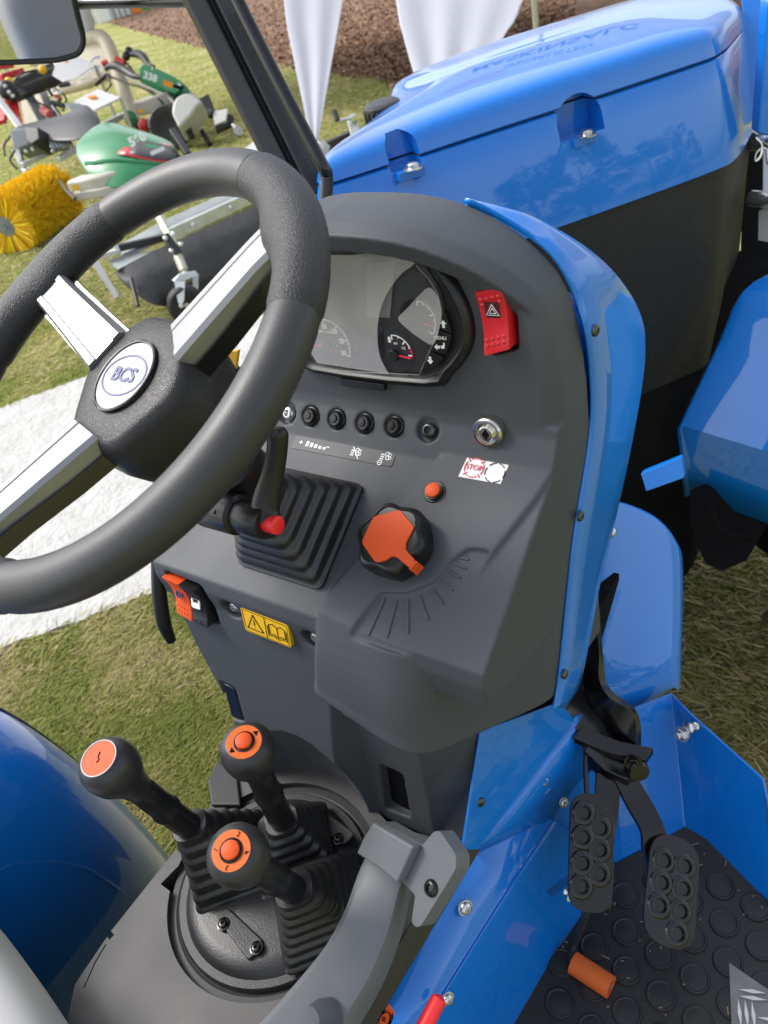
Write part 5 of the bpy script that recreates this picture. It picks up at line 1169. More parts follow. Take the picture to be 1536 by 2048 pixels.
# ================================================================== MACHINES ON THE LAWN
M['galv'] = mat('galvanised_steel', (.5, .52, .5), .42, metal=.7, bump=(90, .3, .002), var=(14, .12))
M['zincyellow'] = mat('yellow_passivated_steel', (.55, .55, .42), .4, metal=.6, var=(20, .1))
M['green'] = mat('green_plastic', (.022, .20, .075), .38, coat=.25, bump=(40, .05, .004))
M['cream'] = mat('cream_plastic', (.45, .43, .36), .45, var=(8, .08))
M['skirt'] = mat('dark_rubber_skirt', (.035, .036, .038), .55, bump=(12, .5, .02), var=(5, .25))
M['darkgrey'] = mat('dark_grey_plastic', (.055, .058, .062), .45)
M['midgrey'] = mat('grey_painted_steel', (.17, .19, .19), .5, var=(10, .15))
M['redpaint'] = mat('red_paint', (.5, .015, .02), .35, coat=.4)
M['beige'] = mat('beige_tarpaulin', (.56, .50, .38), .6, bump=(6, .5, .02), var=(3, .06))
M['paper'] = mat('printed_board', (.66, .66, .68), .4)
M['engine'] = mat('engine_black', (.016, .016, .018), .45)
def quadp(pts, th): 
    P = [at(*q) for q in pts]; n = (P[1]-P[0]).cross(P[2]-P[0]).normalized(); return prism(P, n*th)
def bar(a, b, r, sides=8): return tube([at(*a), at(*b)], r, sides)
def rail(a, b, w_, h_): 
    a, b = at(*a), at(*b); t = (b-a).normalized(); s = t.cross(V((0, 0, 1))).normalized(); u = s.cross(t)
    return prism([a+s*w_*x+u*h_*y for x, y in ((-1, -1), (1, -1), (1, 1), (-1, 1))], b-a)
def ball(c, r, sq=(1, 1, 1)): return ellipsoid(c, r*sq[0], r*sq[1], r*sq[2])
# --- collecting box with rubber skirt and caster, seen through the steering wheel
MW = empty('towed_collector', pZ(330, 610, 0), 'galvanised framed implement with dark rubber skirt and small caster wheel', 'implement')
sk = [[(228, 545, 4.52), (262, 528, 4.55), (330, 492, 4.7), (420, 452, 4.9), (530, 402, 5.15), (640, 350, 5.4)], [(246, 566, 4.50), (280, 560, 4.5), (340, 545, 4.62), (430, 505, 4.85), (540, 455, 5.12), (650, 400, 5.38)], [(282, 596, 4.48), (305, 607, 4.45), (348, 610, 4.58), (432, 575, 4.82), (545, 520, 5.1), (655, 470, 5.36)]]
obj('skirt', loft([catmull([at(*q) for q in r], 4) for r in sk], closed=False, angle=80), 'skirt', MW, sol=.008)
obj('cover_plate', loft([[at(*q) for q in r] for r in ([(232, 494, 4.75), (330, 440, 4.95), (430, 395, 5.2), (560, 335, 5.5), (660, 290, 5.75)], [(246, 520, 4.6), (335, 474, 4.75), (430, 430, 4.95), (545, 375, 5.2), (655, 325, 5.45)])], closed=False), 'midgrey', MW, sol=.006)
obj('frame_bar', rail((338, 470, 4.62), (660, 322, 5.3), .02, .035), 'galv', MW, bevel=.003)
for x, y, d in ((386, 449, 4.68), (461, 414, 4.84), (545, 376, 5.02)): obj('frame_bolt', lathe([(.014, 0), (.012, .01), (0, .012)], at(x, y, d-.01), (.6, -.75, .2), 10), 'zinc', MW)
obj('lower_plate', quadp([(216, 518, 4.6), (312, 499, 4.68), (236, 538, 4.5), (222, 532, 4.5)], .006), 'galv', MW)
obj('cross_bar', rail((232, 497, 4.62), (325, 476, 4.72), .02, .02), 'engine', MW, bevel=.003)
obj('guard_strip', quadp([(180, 522, 4.5), (192, 512, 4.5), (238, 592, 4.42), (230, 598, 4.42)], .008), 'midgrey', MW)
obj('drive_shaft', bar((262, 556, 4.46), (276, 612, 4.42), .012), 'engine', MW)
obj('side_bracket', joinm([rail((228, 486, 4.6), (238, 506, 4.6), .012, .02), rail((196, 512, 4.55), (236, 502, 4.6), .03, .012)]), 'galv', MW)
CS = obj('caster_stem', joinm([bar((318, 432, 4.66), (344, 480, 4.6), .027), bar((340, 474, 4.6), (376, 562, 4.55), .021)]), 'zincyellow', MW)
obj('stem_sleeve', joinm([bar((356, 512, 4.57), (368, 542, 4.56), .029), bar((343, 478, 4.59), (350, 494, 4.58), .030)]), 'zincyellow', CS)
obj('stem_clamp', joinm([rail((330, 470, 4.55), (357, 508, 4.55), .02, .015)]), 'engine', CS)
for x, y in ((331, 476), (362, 488), (343, 501), (347, 467)): obj('clamp_bolt', lathe([(.013, -.01), (.013, .012), (.009, .016)], at(x, y, 4.5), (.6, -.75, .2), 8), 'zinc', CS)
wc = pZ(372, 634, 0); wax = V((.80, -.55, .0)).normalized(); wc = at(372, 608, 4.52)
CW = obj('caster_wheel', lathe([(.062, -.028), (.078, -.036), (.098, -.034), (.110, -.02), (.113, 0), (.110, .02), (.098, .034), (.078, .036), (.062, .028)], wc, wax, 32), 'rubber', MW)
obj('wheel_rim', lathe([(.066, -.02), (.066, .026), (.055, .014), (.02, .014), (.015, .03), (0, .032)], wc, wax, 24), 'galv', CW)
obj('fork', joinm([quadp([(347, 562, 4.50), (360, 549, 4.50), (392, 543, 4.56), (396, 549, 4.56), (372, 560, 4.52)], .012), quadp([(348, 562, 4.44), (370, 562, 4.44), (368, 600, 4.44), (362, 613, 4.44), (356, 604, 4.44)], .006), quadp([(384, 548, 4.62), (397, 547, 4.62), (396, 600, 4.62), (388, 600, 4.62)], .006)]), 'galv', CW)
obj('axle_nut', lathe([(.014, 0), (.014, .012), (.01, .016)], at(362, 611, 4.42), wax, 8), 'zinc', CW)
# pale loading deck behind it with a crank jack
DK = empty('loading_deck', pZ(560, 330, 0), 'pale galvanised deck with crank jack next to the curtain tip', 'trailer')
obj('deck_plate', quadp([(430, 340, 6.2), (572, 236, 6.9), (650, 292, 6.35), (560, 360, 5.9), (520, 400, 5.8)], .02), mat('pale_deck', (.5, .5, .48), .5, var=(4, .06)), DK)
obj('deck_rail', rail((600, 322, 6.0), (705, 272, 6.3), .03, .045), 'engine', DK, bevel=.004)
obj('deck_edge', rail((560, 372, 5.7), (690, 300, 6.1), .03, .03), 'galv', DK, bevel=.004)
obj('rail_clamp', joinm([rail((641, 284, 5.95), (655, 300, 5.95), .025, .02), rail((612, 318, 5.9), (625, 312, 5.9), .05, .03)]), 'galv', DK, bevel=.004)
CK = obj('jack_post', rail((703, 236, 6.2), (714, 280, 6.2), .04, .04), 'galv', DK, bevel=.006)
obj('jack_cap', rail((700, 240, 6.15), (710, 231, 6.15), .045, .02), 'zinc', CK, bevel=.004)
obj('crank_arm', joinm([bar((702, 236, 6.1), (676, 242, 6.1), .012)]), 'zinc', CK)
obj('crank_grip', bar((668, 222, 6.08), (675, 241, 6.08), .022), 'engine', CK)

# --- sweeper with a yellow brush
SWP = empty('power_sweeper', pZ(100, 480, 0), 'green hooded walking sweeper with a round yellow brush', 'sweeper')
A0, A1 = at(12, 452, 6.55), at(112, 388, 7.15); bx_ = (A1-A0).normalized(); _, ba, bb = basis(bx_); BL = (A1-A0).length; BR_ = .27
obj('brush_core', lathe([(.10, 0), (.10, BL)], A0, bx_, 16), 'midgrey', SWP)
obj('end_disc', lathe([(.0, -.022), (.02, -.03), (.025, -.02), (.085, -.014), (.088, 0)], A0, bx_, 28), 'midgrey', SWP)
vs, fs, mi = [], [], []
for k in range(15000):
    a = RNG.uniform(0, 6.283); t = RNG.random()*BL if k > 3200 else RNG.random()*.04; ring_ = round(t/.055)*.055
    d0 = ba*math.cos(a)+bb*math.sin(a); tl = RNG.normal()*.13; d = (d0+(bb*math.cos(a)-ba*math.sin(a))*tl+bx_*RNG.normal()*.10).normalized(); p = A0+bx_*t
    tg = bx_.cross(d0); wd = RNG.uniform(.0025, .006); l = BR_*RNG.uniform(.92, 1.04); b = len(vs); sd_ = (tg*RNG.normal()+bx_*RNG.normal()).normalized()*wd
    vs += [p+d*.08-sd_, p+d*.08+sd_, p+d*l+sd_, p+d*l-sd_]; fs.append((b, b+1, b+2, b+3)); mi.append(int(RNG.integers(0, 3)))
me = bpy.data.meshes.new('bristles'); me.from_pydata([tuple(v) for v in vs], [], fs); me.update()
for n, c in (('bright', (.95, .64, .010)), ('deep', (.88, .55, .008)), ('light', (.95, .72, .03))): me.materials.append(mat('bristle_'+n, c, .6))
me.polygons.foreach_set('material_index', mi)
tag(obj('bristles', me, None, SWP), kind='stuff')
obj('brush_cover', rail((-40, 410, 6.7), (92, 338, 7.35), .10, .012), 'galv', SWP, bevel=.004)
obj('cover_flange', quadp([(-40, 398, 6.62), (78, 336, 7.2), (78, 343, 7.2), (-40, 410, 6.62)], .01), 'cream', SWP)
obj('brush_bracket', quadp([(82, 345, 7.5), (100, 332, 7.5), (118, 336, 7.5), (124, 352, 7.5), (100, 372, 7.5)], .03), 'midgrey', SWP)
gh = [[(152, 290, 6.05), (152, 300, 6.0), (153, 312, 5.95), (160, 326, 5.9), (172, 345, 5.85), (186, 362, 5.85)],
      [(168, 268, 6.15), (176, 283, 5.98), (182, 300, 5.88), (190, 322, 5.82), (202, 348, 5.78), (213, 376, 5.78)],
      [(196, 246, 6.3), (214, 262, 6.05), (222, 285, 5.85), (228, 312, 5.78), (238, 345, 5.74), (240, 378, 5.74)],
      [(222, 243, 6.35), (248, 262, 6.08), (262, 286, 5.88), (270, 315, 5.78), (276, 345, 5.76), (275, 372, 5.76)],
      [(255, 255, 6.35), (290, 268, 6.12), (306, 292, 5.9), (314, 318, 5.82), (318, 342, 5.8), (312, 366, 5.8)],
      [(300, 266, 6.32), (330, 280, 6.1), (346, 300, 5.92), (352, 316, 5.86), (352, 336, 5.85), (345, 356, 5.86)],
      [(330, 280, 6.3), (346, 288, 6.15), (354, 302, 6.0), (357, 312, 5.95), (357, 326, 5.95), (352, 340, 5.98)]]
GHS = obj('engine_hood', loft([catmull([at(*q) for q in r], 3) for r in gh], closed=False, angle=80), 'green', SWP, sol=.01, sub=1)
def ongrid(u, v, lift=.012):
    i = min(int(u*6), 5); f = u*6-i; j = min(int(v*5), 4); g = v*5-j
    q = [at(*gh[i][j]).lerp(at(*gh[i+1][j]), f), at(*gh[i][j+1]).lerp(at(*gh[i+1][j+1]), f)]; p = q[0].lerp(q[1], g); return p+(EYE-p).normalized()*lift
def patch(nm, uv, m, par, lift): return obj(nm, loft([[ongrid(u, v, lift) for u, v in r] for r in uv], closed=False, angle=80), m, par, sol=.003)
patch('hood_decal_border', [[(.52+.44*k/8, .30-.02*k/8) for k in range(9)], [(.40+.56*k/8, .50) for k in range(9)], [(.36+.58*k/8, .56+.16*k/8) for k in range(9)]], 'redpaint', GHS, .03)
patch('hood_decal', [[(.56+.37*k/8, .335-.02*k/8) for k in range(9)], [(.48+.45*k/8, .50) for k in range(9)], [(.46+.45*k/8, .55+.11*k/8) for k in range(9)]], 'darkgrey', GHS, .038)
gfr = Fr(at(281, 287, 5.76), (EYE-at(281, 287, 5.8))+V((0, 0, .8)), right=at(300, 278, 5.8)-at(262, 298, 5.8))
text('hood_number', '560', gfr, -.01, .02, .085, 'white', GHS, h=.11, bold=.004)
gfr2 = Fr(at(315, 302, 5.74), (EYE-at(315, 302, 5.76))+V((0, 0, .8)), right=at(330, 296, 5.8)-at(300, 309, 5.8))
obj('decal_strip', gfr2.box(-.055, .055, -.014, .014, 0, .008), 'paper', GHS)
obj('hood_rib', tube([ongrid(.06+.8*k/8, .62+.06*k/8, .004) for k in range(9)], .02, 8), 'green', GHS)
obj('fuel_tank', joinm([loft([[at(x, y, d)+o_ for o_ in (V((0, 0, 0)), V((0, 0, .10)), V((.06, .14, .11)), V((.06, .14, 0)))] for x, y, d in ((140, 390, 5.9), (165, 388, 5.85), (205, 380, 5.8), (240, 372, 5.8))])]), 'cream', SWP, bevel=.025, seg=3)
obj('tank_base', loft([[at(x, y, d)+o_ for o_ in (V((0, 0, 0)), V((0, 0, .07)), V((.06, .14, .07)), V((.06, .14, 0)))] for x, y, d in ((152, 403, 5.9), (200, 398, 5.82), (240, 388, 5.8))]), mat('tank_grey', (.4, .39, .35), .5), SWP, bevel=.015)
tf = Fr(at(153, 375, 5.82), EYE-at(153, 375, 5.82), right=CR); obj('tank_sticker', tf.box(-.03, .03, -.022, .022, 0, .006), 'yellow', SWP)
obj('handle_post', rail((345, 262, 6.1), (378, 312, 6.0), .025, .03), 'engine', SWP, bevel=.006)
# --- grey hooded machine behind the sweeper
GM_ = empty('grey_cowled_mower', pZ(70, 330, 0), 'mower with long dark grey cowl and black engine box with yellow caps', 'mower')
cw = [[(20, 270, 8.0), (24, 258, 8.05), (34, 254, 8.1)], [(60, 282, 7.9), (66, 255, 8.0), (78, 242, 8.15)], [(110, 283, 7.8), (112, 246, 7.95), (122, 232, 8.15)], [(150, 284, 7.7), (150, 236, 7.9), (150, 222, 8.15)], [(175, 275, 7.7), (182, 228, 7.9), (160, 208, 8.2)], [(198, 258, 7.75), (200, 238, 7.9), (178, 212, 8.2)]]
obj('cowl', loft([catmull([at(*q) for q in r], 4) for r in cw], closed=False, angle=80), 'darkgrey', GM_, sol=.02, sub=1)
obj('cowl_fin', quadp([(128, 205, 8.25), (160, 206, 8.25), (195, 225, 8.2), (170, 232, 8.0), (140, 222, 8.1)], .03), 'midgrey', GM_, bevel=.02)
obj('engine_block', quadp([(40, 284, 8.1), (88, 275, 8.1), (93, 305, 8.1), (60, 320, 8.1), (48, 312, 8.1)], -.25), 'midgrey', GM_, bevel=.02)
obj('engine_box', quadp([(90, 276, 8.05), (118, 278, 8.0), (122, 302, 8.0), (104, 312, 8.0), (95, 306, 8.05)], -.3), 'engine', GM_, bevel=.02)
obj('gauge', lathe([(.04, 0), (.04, .02), (.035, .022), (0, .022)], at(55, 287, 7.95), (EYE-at(55, 287, 8)), 16), 'paper', GM_)
for x, y, x2, y2 in ((61, 277, 70, 291), (78, 276, 81, 278)): obj('filler_cap', bar((x, y, 7.92), (x2, y2, 7.92), .028), 'yellow', GM_)
obj('red_cap', bar((38, 280, 7.95), (41, 293, 7.95), .022), 'redpaint', GM_)
obj('leg_bracket', quadp([(22, 296, 8.0), (34, 286, 8.0), (48, 332, 7.9), (44, 346, 7.9)], .05), 'midgrey', GM_)
obj('base_bar', joinm([rail((44, 330, 7.8), (118, 298, 8.1), .03, .02), rail((116, 320, 7.8), (160, 292, 8.1), .04, .025), rail((48, 343, 7.7), (74, 336, 7.8), .04, .02)]), 'galv', GM_, bevel=.006)
fins = [rail((100+7*k, 284-1.2*k, 7.85), (110+7*k, 300-1.8*k, 7.8), .012, .02) for k in range(6)]
tag(obj('cooling_fins', joinm(fins), 'midgrey', GM_), kind='stuff')
# --- red implement with black comb bar
RI = empty('red_mower_frame', pZ(30, 330, 0), 'red steel implement with galvanised uprights and black ribbed roller', 'implement')
obj('roller', tube([at(22, 188, 8.6), at(60, 172, 8.9), at(124, 148, 9.2)], .10, 14), 'rubber', RI)
rb_ = [tube([at(24+3.4*k, 176-1.25*k, 8.45+.02*k), at(34+3.4*k, 196-1.5*k, 8.45+.02*k)], .010, 5) for k in range(28)]
tag(obj('roller_ribs', joinm(rb_), 'engine', RI), kind='stuff')
obj('roller_rail', rail((18, 172, 8.6), (104, 130, 9.2), .03, .03), 'darkgrey', RI, bevel=.006)
for x, y in ((18, 163), (85, 139)): obj('yellow_knob', ball(at(x, y, 8.5), .045), 'yellow', RI)
for r_ in (rail((0, 156, 8.8), (44, 142, 9.0), .05, .035), rail((-10, 135, 9.2), (26, 130, 9.3), .05, .03)): obj('red_beam', r_, 'redpaint', RI, bevel=.01)
obj('red_panel', quadp([(6, 190, 8.5), (34, 196, 8.5), (46, 250, 8.3), (44, 254, 8.3), (10, 222, 8.4)], .05), 'redpaint', RI, bevel=.008)
obj('red_panel', quadp([(-10, 205, 8.6), (12, 214, 8.5), (8, 240, 8.4), (-10, 244, 8.4)], .05), 'redpaint', RI, bevel=.008)
obj('upright', joinm([rail((-4, 196, 8.4), (42, 258, 8.2), .035, .02)]), 'galv', RI, bevel=.005)
obj('upright', rail((60, 195, 9.0), (88, 246, 8.8), .05, .03), 'midgrey', RI, bevel=.005)
obj('upright', rail((84, 180, 9.2), (106, 232, 9.0), .045, .03), 'midgrey', RI, bevel=.005)
obj('roller_head', joinm([ball(at(14, 180, 8.4), .10), rail((8, 176, 8.4), (30, 194, 8.4), .05, .05)]), 'engine', RI)
obj('hand_grip', bar((86, 220, 8.6), (100, 230, 8.5), .045), mat('faded_red', (.55, .09, .10), .5), RI)
obj('linkage', joinm([bar((96, 178, 8.7), (104, 190, 8.7), .02), bar((104, 205, 8.6), (128, 212, 8.6), .03), bar((106, 214, 8.6), (122, 236, 8.5), .03), bar((80, 246, 8.6), (112, 234, 8.5), .014), bar((118, 172, 8.8), (140, 168, 8.8), .022), bar((112, 195, 8.7), (120, 200, 8.7), .035)]), 'engine', RI)
obj('valve_block', quadp([(108, 188, 8.6), (118, 190, 8.6), (120, 199, 8.6), (110, 200, 8.6)], .05), mat('dark_red', (.25, .01, .01), .5), RI)
# --- information boards
for k, (q, c, lb) in enumerate((([(105, 148, 8.9), (112, 128, 9.0), (158, 113, 9.3), (190, 130, 9.2), (150, 158, 8.9), (128, 162, 8.8)], (137, 131), 'white information board with orange emblem leaning above the black roller'), ([(147, 202, 8.6), (196, 178, 8.9), (240, 195, 8.7), (190, 219, 8.4)], (186, 197), 'white information board with orange emblem lying flat by the beige post'))):
    B_ = obj('information_board', quadp(q, .02), 'paper'); tag(B_, lb, 'board', 'white information boards with an orange emblem')
    P = [at(*z) for z in q]; n = (P[1]-P[0]).cross(P[2]-P[0]).normalized()
    if n.dot(EYE-P[0]) < 0: n = -n
    f = Fr(onp(c, (P[0], n)), n, right=CR); obj('emblem', f.slab(rpoly([(-.05, -.02), (0, -.045), (.05, -.015), (.04, .03), (-.01, .045), (-.045, .02)], .015, 3), .0, .024), mat('emblem_orange', (.75, .3, .05), .5), B_)
    obj('board_stand', tube([P[len(P)//2], V((P[len(P)//2].x, P[len(P)//2].y, .02))], .02, 8), 'galv', B_)
# --- beige frame with a printed tarpaulin
BFm = empty('beige_banner_frame', pZ(262, 250, 0), 'rounded beige frame with tarpaulin and navy lettering behind the mowers', 'banner')
obj('frame_tube', tube([at(*q) for q in [(60, 120, 10.2), (120, 92, 10.0), (178, 76, 9.8), (200, 74, 9.75), (214, 86, 9.7), (228, 122, 9.6), (250, 190, 9.45), (268, 244, 9.4)]], .085, 14, k=5), 'beige', BFm)
obj('frame_tube', tube([at(*q) for q in [(120, 182, 9.9), (180, 165, 9.7), (236, 140, 9.58)]], .06, 12, k=4), 'beige', BFm)
tq = [at(*q) for q in [(70, 128, 10.2), (178, 84, 9.82), (206, 84, 9.75), (232, 140, 9.6), (120, 186, 9.9), (60, 205, 10.1)]]
tn = (at(206, 84, 9.75)-at(70, 128, 10.2)).cross(at(120, 186, 9.9)-at(70, 128, 10.2)).normalized()
obj('tarpaulin', prism([p for p in tq], tn*.02), 'beige', BFm)
if tn.dot(EYE-tq[0]) < 0: tn = -tn
lf = Fr(at(160, 150, 9.72), tn, right=at(205, 133, 9.6)-at(130, 163, 9.8))
text('banner_lettering', 'IOOC', lf, .02, .0, .27, 'navy', BFm, h=.05, bold=.006)
obj('base_rail', rail((190, 258, 9.2), (262, 224, 9.4), .05, .03), 'galv', BFm, bevel=.006)
obj('support_box', quadp([(40, 196, 9.6), (60, 192, 9.6), (82, 250, 9.4), (52, 258, 9.4)], .05), 'beige', BFm)
obj('support_box', quadp([(72, 186, 9.7), (92, 180, 9.7), (104, 240, 9.5), (92, 246, 9.5)], .05), 'beige', BFm)
# --- two-wheeled green tractor with a tiller
TT = empty('two_wheel_tractor', pZ(350, 275, 0), 'green two-wheeled walking tractor with pale tiller hood and black handlebars', 'walking tractor')
gb = [(286, 148, 9.0, .02, .10), (292, 152, 9.0, .10, .13), (312, 160, 9.0, .13, .13), (340, 172, 9.0, .14, .12), (362, 184, 9.0, .12, .10), (378, 190, 9.0, .05, .05)]
obj('hood', loft([[at(x, y, d)+V((math.cos(a)*r1*.75, math.cos(a)*r1*.5, math.sin(a)*r2)) for a in [2*math.pi*k/12 for k in range(12)]] for x, y, d, r1, r2 in gb]), 'green', TT, sub=1)
nf = Fr(at(300, 156, 8.82), EYE-at(300, 156, 8.82), right=at(310, 159, 8.8)-at(290, 152, 8.8)); text('hood_number', '338', nf, 0, .01, .10, 'white', TT, h=.09, bold=.004)
of = Fr(at(336, 168, 8.85), EYE-at(336, 168, 8.85), right=at(346, 172, 8.8)-at(326, 164, 8.8)); obj('orange_badge', of.slab(rpoly([(-.055, -.03), (.055, -.03), (.055, .03), (-.055, .03)], .015, 3), 0, .03), mat('badge_orange', (.8, .27, .01), .4), TT)
obj('hood_mark', joinm([nf.box(.0, .012, .085, .13, .0, .03), of.box(.10, .14, .03, .05, .0, .03)]), 'white', TT)
obj('hood_lower', quadp([(326, 178, 9.05), (366, 190, 9.05), (370, 186, 9.05), (356, 198, 9.05), (336, 190, 9.05)], .12), 'green', TT, bevel=.02)
for P, nm in (([(210, 140, 9.3), (218, 133, 9.3), (232, 132, 9.25), (252, 142, 9.2), (268, 152, 9.1), (288, 155, 9.05)], 'handlebar'), ([(254, 105, 9.5), (262, 108, 9.45), (276, 108, 9.4), (288, 115, 9.3), (298, 130, 9.2), (306, 134, 9.1)], 'handlebar')):
    obj(nm, tube([at(*q) for q in P], [.025, .035, .05, .05, .035, .03], 10, k=4), 'darkgrey', TT)
obj('control_rod', joinm([bar((252, 155, 9.1), (334, 192, 9.0), .014), bar((334, 192, 9.0), (354, 212, 8.95), .016), bar((380, 184, 9.0), (396, 198, 9.0), .016)]), 'cream', TT)
obj('brake_lever', joinm([bar((250, 124, 9.4), (262, 136, 9.35), .016), bar((192, 170, 9.1), (214, 150, 9.2), .02), bar((214, 150, 9.2), (222, 170, 9.1), .016), bar((222, 170, 9.1), (208, 188, 9.0), .010)]), 'engine', TT)
obj('red_grip', joinm([bar((232, 118, 9.4), (250, 126, 9.4), .035), bar((204, 128, 9.3), (216, 124, 9.3), .03)]), mat('grip_red', (.6, .05, .05), .5), TT)
obj('control_head', joinm([ball(at(258, 102, 9.45), .05), ball(at(252, 113, 9.45), .05)]), 'engine', TT)
obj('fuel_tank', loft([[at(x, y, 9.0)+o_ for o_ in (V((0, 0, 0)), V((0, 0, .15)), V((.1, .2, .17)), V((.1, .2, 0)))] for x, y in ((272, 232), (290, 232), (312, 224))]), 'cream', TT, bevel=.04, seg=3)
tsf = Fr(at(281, 222, 8.88), EYE-at(281, 222, 8.88), right=CR); obj('tank_sticker', tsf.box(-.035, .035, -.02, .02, 0, .03), 'yellow', TT)
obj('tank_lid', bar((296, 205, 9.05), (322, 194, 9.1), .03), 'cream', TT)
obj('engine', joinm([quadp([(312, 200, 9.1), (370, 192, 9.1), (376, 222, 9.1), (330, 240, 9.0), (310, 232, 9.0)], .3), quadp([(262, 234, 9.1), (290, 238, 9.1), (300, 260, 9.0), (270, 256, 9.0)], .2)]), 'engine', TT, bevel=.03)
obj('gearbox', quadp([(344, 216, 8.9), (376, 208, 8.9), (380, 232, 8.9), (350, 236, 8.9)], .15), 'darkgrey', TT, bevel=.03)
obj('recoil_cover', ball(at(262, 238, 8.95), .12, (.6, .6, .8)), 'green', TT)
obj('red_filter', ball(at(288, 250, 8.85), .07), 'redpaint', TT)
wcc = at(342, 254, 8.75); wax2 = V((.45, -.88, .12))
TW2 = obj('wheel', lathe([(.13, -.06), (.17, -.08), (.22, -.075), (.235, 0), (.22, .075), (.17, .08), (.13, .06)], wcc, wax2, 28), 'rubber', TT)
obj('wheel_disc', lathe([(.135, 0), (.13, .05), (.1, .02), (.03, .02), (0, .05)], wcc, wax2, 20), 'midgrey', TW2)
obj('stand', rail((372, 246, 8.6), (384, 275, 8.5), .035, .03), 'engine', TT, bevel=.006)
tl = [(360, 258), (362, 240), (370, 226), (384, 219), (398, 220), (412, 230), (420, 236), (408, 246), (398, 262), (374, 286)]
obj('tiller_hood', quadp([(x, y, 8.7) for x, y in tl], -.35), mat('pale_tiller_paint', (.5, .5, .45), .4), TT, bevel=.03, seg=3)
tlf = Fr(at(380, 250, 8.66), EYE-at(380, 250, 8.66), right=CR); obj('tiller_emblem', joinm([tlf.slab([(-.02, -.02), (.02, -.02), (0, .035)], 0, .012)]), 'redpaint', TT); obj('tiller_lettering_band', tlf.box(-.06, .1, -.045, -.036, 0, .012), 'midgrey', TT)
obj('rear_flap', joinm([quadp([(424, 222, 8.8), (456, 217, 8.8), (452, 240, 8.75), (430, 250, 8.75)], .06)]), mat('flap_white', (.6, .6, .58), .5), TT, bevel=.01)
obj('rear_hitch', joinm([quadp([(450, 226, 8.8), (466, 230, 8.8), (462, 248, 8.8), (432, 262, 8.75), (430, 254, 8.75)], .08), bar((398, 215, 8.9), (426, 228, 8.8), .04), bar((404, 262, 8.7), (420, 290, 8.6), .03)]), 'engine', TT)
obj('depth_wheel', joinm([lathe([(.05, -.03), (.05, .03)], at(476, 262, 8.6), (.8, -.5, .2), 14), bar((466, 250, 8.7), (476, 262, 8.6), .02)]), 'galv', TT)
obj('toolbox', quadp([(393, 200, 8.95), (416, 186, 8.95), (426, 214, 8.9), (422, 226, 8.9), (394, 218, 8.9)], .12), 'engine', TT, bevel=.015)

# ---------- far white marquees and stalls
tent_m = mat('marquee_white', (.78, .8, .82), .7, var=(.6, .04))
def marquee(px0, px1, py, d, h, label):
    a, b = at(px0, py+0, d), at(px1, py-(px1-px0)*.27, d); a.z = b.z = 0; L_ = (b-a); n = V((L_.y, -L_.x, 0)).normalized()
    if n.dot(EYE-a) < 0: n = -n
    e = empty('marquee', a, label, 'marquee'); u = V((0, 0, 1))
    N = 7
    for k in range(N):
        p, q = a.lerp(b, k/N), a.lerp(b, (k+.9)/N); obj('wall_panel', prism([p+u*.05, q+u*.05, q+u*h, p+u*h], -n*.06), tent_m, e)
    obj('roof', loft([[a+n*.3+u*h, b+n*.3+u*h], [a-n*4+u*(h+1.8), b-n*4+u*(h+1.8)], [a-n*8+u*h, b-n*8+u*h]], closed=False), tent_m, e, sol=.03)
    for k in range(N+1): obj('leg', tube([a.lerp(b, k/N)+n*.1, a.lerp(b, k/N)+n*.1+u*h], .04, 8), 'midgrey', e)
    return e
marquee(188, 262, 42, 46, 3.0, 'white marquee with strip walls at the far edge of the lawn')
marquee(120, 182, 60, 40, 3.2, 'pale marquee corner nearest behind the beige frame')
CHm = mat('chair_white', (.8, .8, .8), .5)
for k, (x, y, c, cn) in enumerate(((212, 42, (.78, .8, .8), 'white'), (228, 36, (.7, .72, .72), 'grey white'), (243, 33, (.75, .2, .04), 'orange'), (257, 28, (.25, .55, .5), 'teal'), (272, 24, (.85, .25, .04), 'bright orange'), (290, 18, (.05, .35, .12), 'green'), (306, 12, (.75, .25, .2), 'pale red'))):
    p = pZ(x, y+3, 0); e = empty('display_box', p, '%s display box on the grass before the far tents, %s' % (cn, ['first from the mirror', 'beside the first one', 'next to the teal one', 'between two orange ones', 'before the green one', 'near the bark field', 'last along the field edge'][k]), 'box', 'display boxes before the far tents'); s = p.length*.007
    m_ = mat('box_%s' % cn.replace(' ', '_'), c, .5); f = Fr(p, (EYE-p)*V((1, 1, 0)).length if False else V((EYE.x-p.x, EYE.y-p.y, 0)))
    obj('body', f.box(-s, s, 0, 2.1*s, -s, 0), m_, e, bevel=s*.1); obj('lid', f.box(-s*1.08, s*1.08, 2.1*s, 2.3*s, -s*1.08, s*.08), m_, e)
obj_ = obj('corner_post', tube([at(178, 75, 9.9), at(160, 0, 9.4), at(150, -60, 9.2)], .10, 12), cloth)
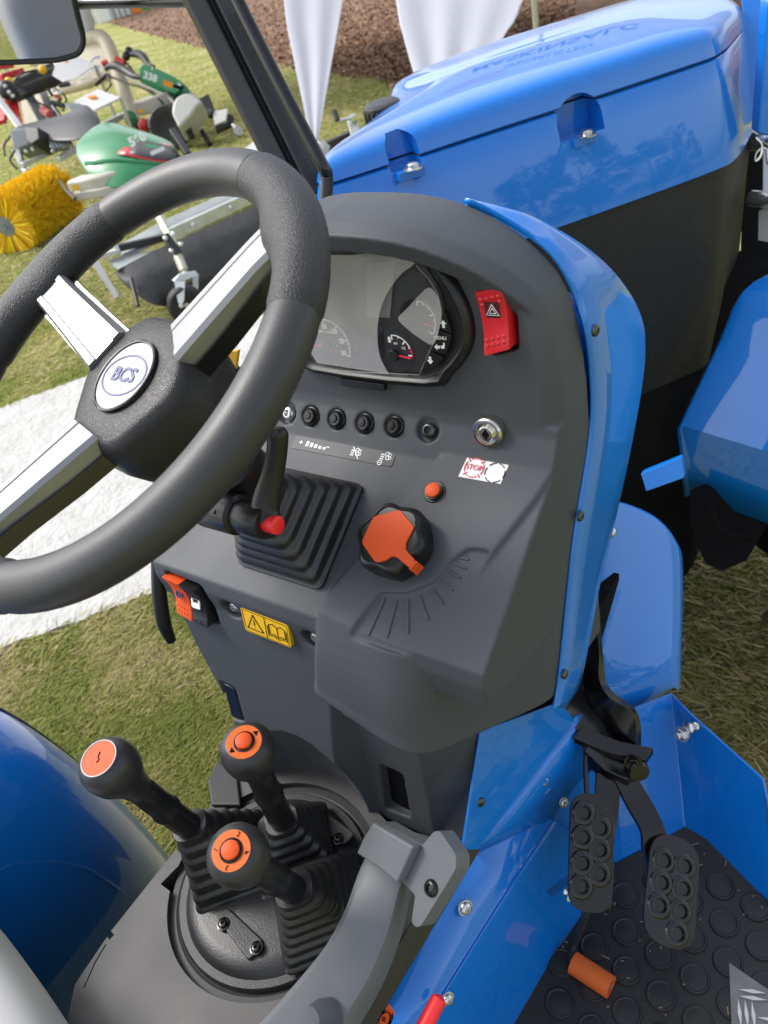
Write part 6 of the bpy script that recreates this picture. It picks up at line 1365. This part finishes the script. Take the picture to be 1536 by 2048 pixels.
tag(obj_, 'white cloth wrapped post rising beside the beige frame', 'post')

# cables, levers and small fittings that knit the machines together
for par, m_, PP in ((TT, 'engine', ([(262, 138, 9.3), (290, 170, 9.1), (318, 196, 9.0), (330, 214, 8.95)], [(214, 150, 9.2), (250, 165, 9.1), (290, 178, 9.0), (320, 200, 8.95)], [(296, 130, 9.2), (322, 168, 9.05), (352, 204, 8.9)])), (RI, 'engine', ([(16, 186, 8.4), (60, 200, 8.5), (100, 214, 8.5)], [(110, 176, 8.7), (132, 196, 8.6), (126, 222, 8.5)], [(20, 176, 8.4), (40, 150, 8.7), (70, 140, 8.9)])), (GM_, 'engine', ([(30, 300, 7.9), (20, 320, 7.9), (34, 338, 7.9)], [(96, 288, 7.9), (120, 300, 7.9), (138, 296, 7.9)], [(24, 268, 7.9), (8, 290, 8.0), (10, 312, 8.0)])), (SWP, 'engine', ([(150, 398, 5.8), (132, 380, 6.2), (118, 362, 6.8)], [(345, 300, 5.9), (366, 322, 5.9), (372, 345, 5.9)]))):
    for P in PP: obj('cable', tube([at(*q) for q in P], .012, 6, k=5), m_, par)
for par, PP in ((TT, [(352, 214, 8.8), (366, 218, 8.8), (372, 228, 8.8), (300, 238, 8.85), (310, 246, 8.8), (322, 238, 8.85)]), (GM_, [(52, 302, 7.9), (66, 298, 7.9), (80, 294, 7.9), (104, 292, 7.85), (106, 302, 7.85)]), (RI, [(10, 172, 8.3), (18, 184, 8.3), (26, 192, 8.3), (108, 180, 8.6), (120, 186, 8.6), (112, 200, 8.5)])):
    for q in PP: obj('bolt_head', lathe([(.022, -.01), (.022, .014), (.014, .02), (0, .02)], at(*q), (EYE-at(*q)), 8), 'zinc', par)
fn = [rail((296+5*k, 240-1.0*k, 8.85), (300+5*k, 258-1.0*k, 8.8), .012, .02) for k in range(7)]
tag(obj('cooling_fins', joinm(fn), 'midgrey', TT), kind='stuff')
obj('exhaust_guard', rail((306, 232, 8.9), (336, 222, 8.9), .05, .05), 'midgrey', TT, bevel=.015)
